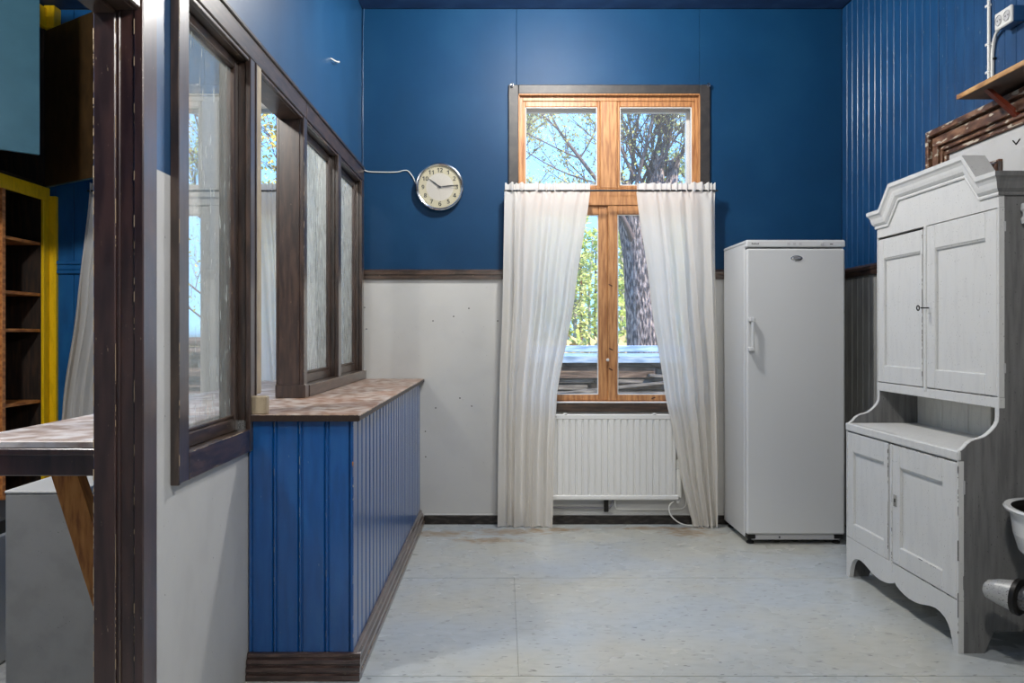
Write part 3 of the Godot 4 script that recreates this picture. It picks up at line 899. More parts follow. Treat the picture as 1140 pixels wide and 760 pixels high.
func panel_door(parent: Node3D, x: float, d0: float, d1: float, y0: float, y1: float, p: Array) -> MeshInstance3D:
	# frame of four boards round a sunk panel: p = [d0, d1, y0, y1] of the opening
	var st := begin()
	var th := 0.022
	var c := P(x + th / 2, 0, 0)
	var piece := func(a0: float, a1: float, b0: float, b1: float) -> void:
		put_box(st, c + P(0, (b0 + b1) / 2, (a0 + a1) / 2), Vector3(th, b1 - b0, a1 - a0), 0.003)
	piece.call(d0, p[0], y0, y1)
	piece.call(p[1], d1, y0, y1)
	piece.call(p[0], p[1], y0, p[2])
	piece.call(p[0], p[1], p[3], y1)
	var o := add("door", parent, st.commit(), M.cabinet)
	bx("door_panel", o, M.cabinet, x + 0.014, x + 0.021, p[2] - 0.004, p[3] + 0.004, p[0] - 0.004, p[1] + 0.004, 0.001)
	var bead := PackedVector2Array([Vector2(0, 0), Vector2(0.010, 0), Vector2(0.006, 0.006), Vector2(0.0, 0.009)])
	# sloping bead along the top edge of the opening
	add("panel_bead", o, prism(bead, p[0], p[1]), M.cabinet, P(x + 0.012, p[3], 0), Basis(Vector3(0, -1, 0), Vector3(-1, 0, 0), Vector3(0, 0, -1)))
	return o


func build_cabinet() -> void:
	var t := thing("cabinet", "old white painted cabinet with arched cornice and scalloped base", "cabinet", P(2.03, 0, 3.825))
	var xl := 1.815
	var xu := 1.977
	var xb := 2.204
	var dn := 3.291
	var df := 4.360
	# sides, one board each with foot cut-out and curved shoulder
	var side := PackedVector2Array([Vector2(xl, 0.0), Vector2(xl, 0.800), Vector2(1.826, 0.806), Vector2(1.840, 0.818), Vector2(1.851, 0.832), Vector2(1.866, 0.843), Vector2(1.882, 0.849),
			Vector2(1.900, 0.853), Vector2(1.918, 0.860), Vector2(1.936, 0.872), Vector2(1.952, 0.887), Vector2(1.966, 0.904), Vector2(1.975, 0.922), Vector2(xu, 0.94), Vector2(xu, 1.83),
			Vector2(xb, 1.83), Vector2(xb, 0.0), Vector2(2.13, 0.0), Vector2(2.10, 0.085), Vector2(1.955, 0.088), Vector2(1.918, 0.0)])
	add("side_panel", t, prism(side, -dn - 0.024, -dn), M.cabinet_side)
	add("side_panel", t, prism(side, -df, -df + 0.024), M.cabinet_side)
	# white painted front edge of the shoulders
	for d in [dn + 0.001, df - 0.025]:
		var st := begin()
		for k in range(1, 14):
			var a := side[k]
			var b := side[k + 1]
			if k == 13:
				b = Vector2(xu, 1.0)
			var nrm := Vector2(-(b.y - a.y), b.x - a.x).normalized() * 0.003
			quad(st, P(a.x + nrm.x, a.y + nrm.y, d), P(b.x + nrm.x, b.y + nrm.y, d), P(b.x + nrm.x, b.y + nrm.y, d + 0.024), P(a.x + nrm.x, a.y + nrm.y, d + 0.024), Vector3(nrm.x, nrm.y, 0))
			quad(st, P(a.x + nrm.x, a.y + nrm.y, d), P(b.x + nrm.x, b.y + nrm.y, d), P(b.x, b.y, d), P(a.x, a.y, d), Vector3(0, 0, 1))
			quad(st, P(a.x + nrm.x, a.y + nrm.y, d + 0.024), P(b.x + nrm.x, b.y + nrm.y, d + 0.024), P(b.x, b.y, d + 0.024), P(a.x, a.y, d + 0.024), Vector3(0, 0, -1))
		add("shoulder_edge", t, st.commit(), M.cabinet)
	bx("back_panel", t, M.niche, xb - 0.012, xb, 0.09, 1.83, dn + 0.024, 3.652, 0.0)
	bx("back_panel", t, M.niche, xb - 0.012, xb, 0.09, 1.83, 3.688, df - 0.024, 0.0)
	bx("inner_floor", t, M.niche, xl + 0.03, xb - 0.012, 0.20, 0.22, dn + 0.024, df - 0.024, 0.0)
	# niche: boards of the back with a dark gap
	for r in [[3.32, 3.49], [3.493, 3.655], [3.685, 3.86], [3.863, 4.09], [4.093, 4.336]]:
		bx("back_board", t, M.niche, xb - 0.03, xb - 0.014, 0.79, 1.0, r[0], r[1], 0.002)
	# worktop
	var top := bx("worktop", t, M.cabinet, xl - 0.006, xb - 0.014, 0.764, 0.806, dn + 0.024, df - 0.024, 0.006)
	top.name = "worktop"
	bx("worktop_nose", t, M.cabinet, xl - 0.008, xl + 0.012, 0.764, 0.806, dn - 0.003, df + 0.003, 0.006)
	# lower front
	panel_door(t, xl - 0.004, 3.302, 3.842, 0.212, 0.757, [3.408, 3.774, 0.296, 0.660])
	panel_door(t, xl - 0.002, 3.892, 4.350, 0.208, 0.757, [3.938, 4.280, 0.290, 0.660])
	bx("astragal", t, M.cabinet, xl - 0.007, xl + 0.01, 0.165, 0.757, 3.844, 3.866, 0.003)
	bx("front_stile", t, M.cabinet, xl - 0.003, xl + 0.02, 0.208, 0.764, dn - 0.0015, 3.300, 0.001)
	bx("front_stile", t, M.cabinet, xl - 0.003, xl + 0.02, 0.208, 0.764, 4.352, df + 0.0015, 0.001)
	# scalloped base board
	var half := [Vector2(0.0, 0.0), Vector2(0.034, 0.0), Vector2(0.040, 0.02), Vector2(0.048, 0.045), Vector2(0.058, 0.069), Vector2(0.075, 0.092), Vector2(0.10, 0.110), Vector2(0.135, 0.121), Vector2(0.175, 0.124),
			Vector2(0.215, 0.119), Vector2(0.255, 0.110), Vector2(0.30, 0.099), Vector2(0.345, 0.0925), Vector2(0.395, 0.0905), Vector2(0.44, 0.094), Vector2(0.48, 0.101), Vector2(0.515, 0.112), Vector2(0.5345, 0.124)]
	var apron := PackedVector2Array()
	for p in half:
		apron.append(Vector2(dn - 0.0015 + p.x, p.y))
	for k in range(half.size() - 2, -1, -1):
		apron.append(Vector2(df - half[k].x, half[k].y))
	apron.append(Vector2(df, 0.207))
	apron.append(Vector2(dn - 0.0015, 0.207))
	var fr := front(xl - 0.003)
	var sa := begin()
	put_prism(sa, apron, 0.0, 0.022, fr)
	add("base_board", t, sa.commit(), M.cabinet)
	# upper front
	var da := panel_door(t, xu - 0.004, 3.302, 3.848, 1.022, 1.772, [3.383, 3.776, 1.108, 1.662])
	var dc := panel_door(t, xu - 0.002, 3.893, 4.350, 1.022, 1.764, [3.914, 4.286, 1.108, 1.662])
	var strip := bx("astragal", t, M.cabinet, xu - 0.009, xu + 0.008, 1.004, 1.778, 3.850, 3.872, 0.004)
	bx("front_stile", t, M.cabinet, xu - 0.003, xu + 0.02, 1.019, 1.775, dn - 0.0015, 3.300, 0.001)
	bx("front_stile", t, M.cabinet, xu - 0.003, xu + 0.02, 1.019, 1.775, 4.352, df + 0.0015, 0.001)
	bx("bottom_rail", t, M.cabinet, xu - 0.0035, xu + 0.022, 0.975, 1.018, dn - 0.0015, df + 0.0015, 0.002)
	bx("upper_floor", t, M.niche, xu + 0.022, xb - 0.014, 0.985, 1.005, dn + 0.024, df - 0.024, 0.0)
	# frieze with cut corners, cornice running over it
	var line := [Vector2(dn, 1.823), Vector2(3.421, 1.823), Vector2(3.525, 1.935), Vector2(4.118, 1.935), Vector2(4.226, 1.823), Vector2(df, 1.823)]
	var fz := PackedVector2Array([Vector2(dn - 0.0015, 1.776)])
	for p in line:
		fz.append(p + Vector2(0, 0.01))
	fz.append(Vector2(df, 1.776))
	var sf := begin()
	put_prism(sf, fz, 0.0, 0.022, front(xu - 0.003))
	add("frieze", t, sf.commit(), M.cabinet)
	# profile: (out into the room, up)
	var prof := [Vector2(0.0, 0.0), Vector2(0.010, 0.0), Vector2(0.012, 0.006), Vector2(0.010, 0.013), Vector2(0.014, 0.016), Vector2(0.022, 0.026), Vector2(0.026, 0.040), Vector2(0.028, 0.052), Vector2(0.034, 0.064), Vector2(0.042, 0.072), Vector2(0.043, 0.090), Vector2(-0.055, 0.090), Vector2(-0.055, 0.0)]
	var path := line.duplicate()
	path[0] = Vector2(dn - 0.0, 1.823)
	path[5] = Vector2(df + 0.0, 1.823)
	var mit := []
	for i in 6:
		var e0: Vector2 = (path[i] - path[maxi(i - 1, 0)]).normalized() if i > 0 else (path[1] - path[0]).normalized()
		var e1: Vector2 = (path[mini(i + 1, 5)] - path[i]).normalized() if i < 5 else e0
		var n0 := Vector2(-e0.y, e0.x)
		var n1 := Vector2(-e1.y, e1.x)
		var m := (n0 + n1).normalized()
		mit.append(m / maxf(m.dot(n0), 0.3))
	var sc := begin()
	var pn := prof.size()
	for i in 5:
		for k in pn:
			var a: Vector2 = prof[k]
			var b: Vector2 = prof[(k + 1) % pn]
			var e := b - a
			# at both ends the front part is mitred to meet the returns
			var ext := func(q: Vector2, at: int) -> Vector3:
				var s: Vector2 = path[at] + mit[at] * q.y
				if at == 0:
					s.x -= maxf(q.x, 0.0)
				if at == 5:
					s.x += maxf(q.x, 0.0)
				return P(xu - q.x, s.y, s.x)
			var nn := Vector2(e.y, -e.x)
			var up: Vector2 = ((mit[i] + mit[i + 1]) * 0.5).normalized()
			var out := Vector3(-nn.x, nn.y * up.y, -nn.y * up.x)
			quad(sc, ext.call(a, i), ext.call(a, i + 1), ext.call(b, i + 1), ext.call(b, i), out)
	add("cornice", t, sc.commit(), M.cabinet)
	# returns of the cornice along the sides
	var rp := PackedVector2Array()
	for p in prof:
		rp.append(Vector2(maxf(p.x, -0.02), p.y))
	for s in [[dn, 1.0], [df, -1.0]]:
		var sr := begin()
		var nr := rp.size()
		for k in nr:
			var a := rp[k]
			var b := rp[(k + 1) % nr]
			var e := b - a
			var f := func(q: Vector2, end: bool) -> Vector3:
				return P(xu - maxf(q.x, 0.0) if end else xb, 1.823 + q.y, s[0] - q.x * s[1])
			quad(sr, f.call(a, true), f.call(a, false), f.call(b, false), f.call(b, true), Vector3(0, -e.x, e.y * s[1]))
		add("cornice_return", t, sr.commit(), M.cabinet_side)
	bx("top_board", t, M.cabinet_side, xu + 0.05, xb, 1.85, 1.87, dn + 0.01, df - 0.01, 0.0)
	# ironwork
	var key := add("key", da, tube([P(xu - 0.004, 1.392, 3.823), P(xu - 0.045, 1.392, 3.823)], 0.003, 8), M.iron)
	var bow := []
	for k in 17:
		bow.append(P(xu - 0.054 + 0.010 * cos(TAU * k / 16.0), 1.392 + 0.011 * sin(TAU * k / 16.0), 3.823 + 0.006 + 0.008 * cos(TAU * k / 16.0)))
	add("key_bow", key, tube(bow, 0.003, 6), M.iron)
	bx("lock_plate", da, M.cabinet, xu - 0.007, xu - 0.003, 1.365, 1.42, 3.81, 3.836, 0.002)
	for y in [1.135, 1.70]:
		bx("hinge", da, M.fridge_trim, xu + 0.016, xu + 0.025, y - 0.020, y + 0.020, dn - 0.004, dn - 0.0005, 0.002)
	bx("lock_plate", t, M.chrome, xl - 0.008, xl - 0.004, 0.475, 0.53, 3.80, 3.828, 0.002)
	bx("keyhole", t, M.cabinet_gap, xl - 0.0095, xl - 0.0075, 0.495, 0.512, 3.81, 3.817, 0.001)
	for y in [0.28, 0.66]:
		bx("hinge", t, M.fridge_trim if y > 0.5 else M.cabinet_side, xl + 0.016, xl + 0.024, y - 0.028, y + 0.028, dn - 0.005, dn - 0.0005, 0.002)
	strip.name = "astragal"
	dc.name = "door"


# ---------------------------------------------------------------- freezer

func build_fridge() -> void:
	var x0 := 1.470
	var x1 := 2.064
	var t := thing("upright_freezer", "tall white upright freezer beside the window", "freezer", P(1.767, 0, 5.24))
	var dd := 4.985
	bx("body", t, M.fridge, x0, x1, 0.035, 1.822, dd + 0.055, 5.50, 0.006)
	bx("top_cover", t, M.fridge, x0 - 0.002, x1 + 0.002, 1.818, 1.840, dd + 0.004, 5.50, 0.006)
	var cp := bx("control_panel", t, M.fridge, x0, x1 + 0.003, 1.796, 1.836, dd, dd + 0.07, 0.006)
	for k in 7:
		bx("panel_print", cp, M.dark_print, x0 + 0.030 + 0.0065 * k, x0 + 0.0345 + 0.0065 * k, 1.8125, 1.8185 if k % 3 else 1.8205, dd - 0.0006, dd + 0.001, 0.0)
	for k in 3:
		bx("panel_button", cp, M.fridge_trim, x0 + 0.245 + 0.035 * k, x0 + 0.262 + 0.035 * k, 1.809, 1.823, dd - 0.0015, dd + 0.001, 0.0006)
	add("panel_dial", cp, lathe([Vector2(0.001, 0.006), Vector2(0.008, 0.006), Vector2(0.010, 0.0)], 16), M.fridge_trim, P(x0 + 0.455, 1.815, dd), Basis(Vector3.RIGHT, Vector3(0, 0, 1), Vector3(0, -1, 0)))
	bx("panel_print", cp, M.dark_print, x0 + 0.502, x0 + 0.520, 1.811, 1.816, dd - 0.0006, dd + 0.001, 0.0)
	bx("door_seal", t, M.rubber, x0 + 0.008, x1 - 0.008, 0.07, 1.79, dd + 0.046, dd + 0.057, 0.0)
	var dr := bx("door", t, M.fridge, x0, x1, 0.062, 1.787, dd - 0.002, dd + 0.048, 0.010)
	bx("bottom_strip", t, M.fridge_trim, x0 + 0.03, x1 - 0.03, 0.030, 0.058, dd + 0.006, dd + 0.06, 0.003)
	for k in [0.05, 0.20, 0.555]:
		add("screw", t, lathe([Vector2(0.001, 0.003), Vector2(0.005, 0.002), Vector2(0.006, 0.0)], 10), M.dark_print, P(x0 + k, 0.045, dd + 0.006), Basis(Vector3.RIGHT, Vector3(0, 0, 1), Vector3(0, -1, 0)))
	for x in [x0 + 0.035, x1 - 0.035]:
		bx("hinge", t, M.iron, x - 0.03, x + 0.02, 0.035, 0.062, dd + 0.002, dd + 0.05, 0.004)
		for d in [dd + 0.05, 5.44]:
			add("foot", t, lathe([Vector2(0.001, 0.04), Vector2(0.012, 0.04), Vector2(0.013, 0.016), Vector2(0.022, 0.012), Vector2(0.022, 0.0), Vector2(0.001, 0.0)], 16), M.rubber, P(x, 0, d))
	# handle: bar on two mounts
	var hx := x0 + 0.018
	var h := bx("handle", dr, M.fridge, hx + 0.000, hx + 0.018, 1.185, 1.365, dd - 0.042, dd - 0.026, 0.005)
	for y in [1.358, 1.180]:
		bx("handle_mount", h, M.fridge, hx - 0.012, hx + 0.020, y - 0.012, y + 0.014, dd - 0.044, dd - 0.001, 0.005)
	# oval badge
	var face := Basis(Vector3.RIGHT, Vector3(0, 0, 1), Vector3(0, -1, 0))
	var bd := add("badge", dr, lathe([Vector2(0.001, 0.004), Vector2(0.030, 0.004), Vector2(0.036, 0.0)], 32, Transform3D.IDENTITY, Vector2(1.0, 0.46)), M.chrome, P(1.771, 1.728, dd - 0.002), face)
	add("badge_field", bd, lathe([Vector2(0.001, 0.0052), Vector2(0.022, 0.0050), Vector2(0.024, 0.0038)], 24, Transform3D.IDENTITY, Vector2(1.0, 0.30)), M.grey_print, P(1.773, 1.731, dd - 0.002), face)


# ---------------------------------------------------------------- curtains

func curtain(called: String, label: String, group: String, rows: Array, folds: float, sd: int, dist: float, lean: float, y_rod: float) -> void:
	# rows: [y, left x, right x] from the top down
	var nr := 64
	var nc := 150
	var n1 := FastNoiseLite.new()
	n1.seed = sd
	n1.frequency = 1.0
	n1.fractal_octaves = 2
	var grid := []
	var ytop: float = rows[0][0]
	var ybot: float = rows[-1][0]
	var ys := []
	for j in 7:
		ys.append(ytop + 0.036 - 0.012 * j)
	for j in nr:
		ys.append(lerpf(ytop - 0.048, ybot, (j + 1.0) / nr))
	for y in ys:
		var k := 0
		while k < rows.size() - 2 and y < rows[k + 1][0]:
			k += 1
		var w := clampf((rows[k][0] - y) / (rows[k][0] - rows[k + 1][0]), 0.0, 1.0)
		w = w * w * (3.0 - 2.0 * w) * 0.4 + w * 0.6
		var xl: float = lerpf(rows[k][1], rows[k + 1][1], w)
		var xr: float = lerpf(rows[k][2], rows[k + 1][2], w)
		var v := clampf((ytop - y) / (ytop - ybot), 0.0, 1.0)
		var row := []
		for i in nc + 1:
			var u := float(i) / nc
			# the folds stay with the thread, crowd together unevenly and deepen downwards
			var uu := u + 0.045 * n1.get_noise_2d(u * 3.0, v * 0.5) + 0.02 * sin(u * 17.0 + sd)
			var ph := TAU * folds * uu + sd
			var crowd := lerpf(1.0, 0.35, smoothstep(0.0, 1.0, u if lean > 0 else 1.0 - u))
			var amp := (0.010 + 0.026 * smoothstep(0.0, 0.5, v)) * crowd * (1.0 + 0.6 * n1.get_noise_2d(u * 2.0 + 9.0, v))
			var depth := amp * (sin(ph) + 0.25 * sin(2.0 * ph + 1.0)) + 0.012 * n1.get_noise_2d(u * 4.0, v * 2.5 + 5.0) * v + 0.004 * n1.get_noise_2d(u * 7.0, v * 3.0 - 3.0)
			var dx := 0.35 * amp * cos(ph)
			var yy: float = y
			if y > y_rod - 0.004:
				var ruf := (0.7 * sin(TAU * folds * 2.2 * uu + 3.0 * sin(u * 13.0)) + 0.5 * sin(u * 61.0 + sd)) * crowd
				depth = 0.012 * ruf
				yy += 0.007 * ruf * smoothstep(y_rod, ytop + 0.03, y)
				dx = 0.003 * ruf
			elif y > y_rod - 0.05:
				depth = lerpf(depth, 0.010 * sin(TAU * folds * 2.0 * uu) * crowd, 0.7)
			if v > 0.985:
				yy += 0.010 * n1.get_noise_2d(u * 6.0, 40.0)
			row.append(P(lerpf(xl, xr, u) + dx, maxf(yy, 0.004), dist - depth))
		grid.append(row)
	var st := begin()
	for j in grid.size() - 1:
		for i in nc:
			var a: Vector3 = grid[j][i]
			var b: Vector3 = grid[j][i + 1]
			var c: Vector3 = grid[j + 1][i + 1]
			var d: Vector3 = grid[j + 1][i]
			for p in [a, b, c, a, c, d]:
				st.add_vertex(p)
	st.generate_normals()
	var t := thing(called, label, "curtain", P((rows[-1][1] + rows[-1][2]) / 2, 0, dist), group)
	add("cloth", t, st.commit(), M.cloth)
	# hem at the inner edge and a second layer of cloth at the rod pocket
	var hem := []
	var col := nc if lean > 0 else 0
	for j in range(5, grid.size(), 3):
		hem.append(grid[j][col])
	add("hem", t, tube(hem, 0.0022, 5), M.cloth)


func build_curtains() -> void:
	var dist := 5.42
	var yr := 2.212
	var k := 0.9945
	var L := [[2.225, 0.012, 0.575], [1.519, 0.006, 0.474], [0.867, -0.012, 0.356], [0.512, -0.018, 0.336], [0.004, -0.024, 0.330]]
	var R := [[2.225, 0.880, 1.398], [1.519, 0.977, 1.405], [0.867, 1.075, 1.412], [0.66, 1.122, 1.415], [0.40, 1.168, 1.417], [0.004, 1.255, 1.420]]
	for t in [L, R]:
		for r in t:
			r[1] *= k
			r[2] *= k
	curtain("curtain", "white curtain drawn to the clock side of the window", "white curtains at the kitchen window", L, 6.0, 3, dist, 1.0, yr)
	curtain("curtain", "white curtain drawn aside next to the freezer", "white curtains at the kitchen window", R, 5.5, 8, dist, -1.0, yr)
	var rod := thing("curtain_rod", "thin dark grey curtain rod across the pine window", "curtain rod", P(0.71, yr, dist))
	add("rod", rod, tube([P(0.005, yr, dist), P(1.41, yr, dist)], 0.0065, 10), M.rod)
	for x in [0.02, 1.398]:
		add("bracket", rod, tube(smooth_path([P(x, yr, dist), P(x, yr - 0.003, dist + 0.05), P(x, yr - 0.003, D_WALL - 0.02)], 4), 0.005, 8), M.rod)
	# side room
	var d2 := 5.43
	var A := [[2.225, -2.72, -2.42], [1.5, -2.80, -2.52], [0.8, -2.90, -2.62], [0.004, -2.99, -2.68]]
	var B := [[2.225, -1.75, -1.25], [1.5, -1.70, -1.24], [0.9, -1.66, -1.22], [0.7, -1.57, -1.22], [0.004, -1.50, -1.20]]
	curtain("curtain", "white curtain beside the blue wall, seen past the door frame", "white curtains in the side room", A, 5.0, 5, d2, 1.0, yr)
	curtain("curtain", "white curtain seen through the open hatch", "white curtains in the side room", B, 7.0, 12, d2, -1.0, yr)
	var rod2 := thing("curtain_rod", "curtain rod of the side room window behind the hatch", "curtain rod", P(-2, yr, d2))
	add("rod", rod2, tube([P(-2.73, yr, d2), P(-1.22, yr, d2)], 0.0065, 10), M.rod)
	for x in [-2.70, -1.24]:
		add("bracket", rod2, tube(smooth_path([P(x, yr, d2), P(x, yr - 0.003, d2 + 0.05), P(x, yr - 0.003, D_WALL - 0.02)], 4), 0.005, 8), M.rod)


# ---------------------------------------------------------------- radiator

func build_radiator() -> void:
	var t := thing("radiator", "white panel radiator with vertical flutes under the window", "radiator", P(0.74, 0.16, 5.5))
	var x0 := 0.312
	var x1 := 1.142
	var y0 := 0.175
	var y1 := 0.742
	var df := 5.462
	# pressed front panel: flutes from a repeated profile
	var pts := PackedVector2Array()
	pts.append(Vector2(x0, 0.0))
	pts.append(Vector2(x0, 0.010))
	var n := 19
	var w := (x1 - x0 - 0.02) / n
	for k in n:
		var a := x0 + 0.010 + w * k
		pts.append(Vector2(a, 0.012))
		pts.append(Vector2(a + w * 0.60, 0.012))
		pts.append(Vector2(a + w * 0.72, 0.001))
		pts.append(Vector2(a + w * 0.86, 0.001))
	pts.append(Vector2(x1 - 0.010, 0.012))
	pts.append(Vector2(x1, 0.010))
	pts.append(Vector2(x1, 0.0))
	add("fluted_panel", t, prism(pts, y0 + 0.030, y1 - 0.035), M.radiator, P(0, 0, df + 0.012), Basis(Vector3(1, 0, 0), Vector3(0, 0, 1), Vector3(0, 1, 0)))
	bx("top_channel", t, M.radiator, x0, x1, y1 - 0.036, y1, df, df + 0.016, 0.006)
	bx("bottom_channel", t, M.radiator, x0, x1 + 0.02, y0, y0 + 0.032, df - 0.004, df + 0.016, 0.006)
	bx("back_plate", t, M.radiator, x0 + 0.004, x1 - 0.004, y0 + 0.01, y1 - 0.01, df + 0.014, df + 0.05, 0.004)
	bx("thermostat_box", t, M.plastic, x1 + 0.004, x1 + 0.040, y0 + 0.010, y0 + 0.20, df + 0.004, df + 0.05, 0.008)
	bx("thermostat_knob", t, M.plastic, x1 + 0.006, x1 + 0.030, y0 + 0.20, y0 + 0.265, df + 0.010, df + 0.035, 0.006)
	add("drain_plug", t, lathe([Vector2(0.001, 0.02), Vector2(0.010, 0.018), Vector2(0.012, 0.0)], 12), M.plastic, P(x1 + 0.016, y0 - 0.004, df + 0.01), Basis(Vector3.RIGHT, Vector3(0, -1, 0), Vector3(0, 0, -1)))
	bx("badge", t, M.grey_print, x0 + 0.025, x0 + 0.040, y1 - 0.024, y1 - 0.012, df - 0.001, df + 0.001, 0.0)
	for x in [x0 + 0.10, x1 - 0.14]:
		add("hanger", t, lathe([Vector2(0.001, 0.010), Vector2(0.012, 0.008), Vector2(0.014, 0.0)], 12), M.white_paint, P(x, y1 - 0.001, df + 0.01))
	bx("leg", t, M.iron, x0 + 0.36, x0 + 0.39, 0.09, y0 + 0.01, df + 0.03, df + 0.05, 0.003)
	add("supply_pipe", t, tube(smooth_path([P(x0 - 0.01, 0.118, 5.505), P(x0 + 0.25, 0.116, 5.505), P(x0 + 0.37, 0.115, 5.505), P(x0 + 0.405, 0.125, 5.505), P(x0 + 0.42, 0.17, 5.50)], 6), 0.007, 8), M.grey_print)
	var c := solo("power_cord", "thin white cord hanging from the radiator to the floor", "cord", tube(smooth_path([P(1.13, 0.165, 5.47), P(1.098, 0.135, 5.46), P(1.105, 0.08, 5.45), P(1.16, 0.03, 5.44), P(1.24, 0.008, 5.45), P(1.33, 0.008, 5.47), P(1.40, 0.008, 5.50)], 8), 0.0045, 8), M.plastic)
	c.set_meta("label", "thin white cord hanging from the radiator to the floor")
	solo("pipe_cable", "pale cable clipped along the skirting under the radiator", "cable", tube(smooth_path([P(0.745, 0.165, 5.50), P(0.75, 0.12, 5.51), P(0.78, 0.103, 5.518), P(1.0, 0.100, 5.518), P(1.16, 0.102, 5.518), P(1.215, 0.12, 5.518), P(1.222, 0.19, 5.518)], 6), 0.004, 8), M.plastic)


# ---------------------------------------------------------------- clock

func build_clock() -> void:
	var at := P(-0.421, 2.251, D_WALL)
	var t := thing("wall_clock", "round chrome rimmed wall clock showing ten fourteen", "clock", at)
	var face := Basis(Vector3.RIGHT, Vector3(0, 0, 1), Vector3(0, -1, 0))
	add("case", t, lathe([Vector2(0.135, 0.0), Vector2(0.146, 0.004), Vector2(0.150, 0.03)], 64), M.casing_grey, at, face)
	add("rim", t, lathe([Vector2(0.150, 0.026), Vector2(0.158, 0.030), Vector2(0.160, 0.038), Vector2(0.157, 0.046), Vector2(0.150, 0.049), Vector2(0.143, 0.046), Vector2(0.139, 0.034)], 72), M.chrome, at, face)
	add("dial", t, lathe([Vector2(0.001, 0.032), Vector2(0.0915, 0.032)], 64), M.dial, at, face)
	add("hour_ring", t, lathe([Vector2(0.0915, 0.0322), Vector2(0.140, 0.0322)], 64), M.dial_ring, at, face)
	var font := SystemFont.new()
	font.font_names = PackedStringArray(["Droid Sans"])
	font.font_weight = 700
	for k in 12:
		var a := TAU * (k + 1) / 12.0
		var tm := TextMesh.new()
		tm.text = str(k + 1)
		tm.font = font
		tm.font_size = 24
		tm.pixel_size = 0.00165
		tm.depth = 0.0012
		add("numeral", t, tm, M.dark_print, at + Vector3(sin(a) * 0.112, cos(a) * 0.112, 0.0330))
	var st := begin()
	for k in 60:
		var a := TAU * k / 60.0
		var frame := Transform3D(Basis(Vector3(0, 0, 1), -a), Vector3.ZERO)
		put_prism(st, PackedVector2Array([Vector2(-0.0007, 0.1315), Vector2(0.0007, 0.1315), Vector2(0.0007, 0.1365), Vector2(-0.0007, 0.1365)]), 0.0322, 0.0330, frame)
	add("minute_track", t, st.commit(), M.dark_print, at)
	var hand := func(called: String, turn: float, l: float, w: float, back: float, z: float, m: Material) -> void:
		var pts := PackedVector2Array([Vector2(-w * 0.5, -back), Vector2(w * 0.5, -back), Vector2(w, l * 0.45), Vector2(w * 0.25, l), Vector2(-w * 0.25, l), Vector2(-w, l * 0.45)])
		add(called, t, prism(pts, 0.0, 0.0015), m, at + Vector3(0, 0, z), Basis(Vector3(0, 0, 1), -turn))
	hand.call("hour_hand", TAU * (10.233 / 12.0), 0.088, 0.0048, 0.012, 0.036, M.dark_print)
	hand.call("minute_hand", TAU * (14.0 / 60.0), 0.122, 0.0038, 0.016, 0.038, M.dark_print)
	hand.call("second_hand", TAU * (15.9 / 60.0), 0.110, 0.0018, 0.02, 0.040, M.grey_print)
	add("hub", t, lathe([Vector2(0.007, 0.034), Vector2(0.007, 0.042), Vector2(0.001, 0.043)], 16), M.dark_print, at, face)
	add("crystal", t, lathe([Vector2(0.141, 0.0435), Vector2(0.10, 0.0455), Vector2(0.05, 0.0468), Vector2(0.001, 0.0472)], 48), M.glass, at, face)
	var dc := D_WALL - 0.006
	solo("clock_cable", "thin pale cable running from the corner to the clock", "cable", tube(smooth_path([P(-0.940, 2.378, dc), P(-0.915, 2.362, dc), P(-0.87, 2.356, dc), P(-0.72, 2.355, dc), P(-0.665, 2.366, dc), P(-0.635, 2.362, dc), P(-0.605, 2.325, dc), P(-0.585, 2.285, dc), P(-0.572, 2.262, dc - 0.012)], 6), 0.0035, 8), M.plastic)
	solo("corner_cable", "thin blue painted cable down the corner beside the clock", "cable", tube([P(-0.928, 3.445, dc - 0.01), P(-0.937, 3.30, dc), P(-0.938, 2.80, dc), P(-0.938, 2.38, dc)], 0.0032, 6), M.blue_side)


# ---------------------------------------------------------------- things on the right wall

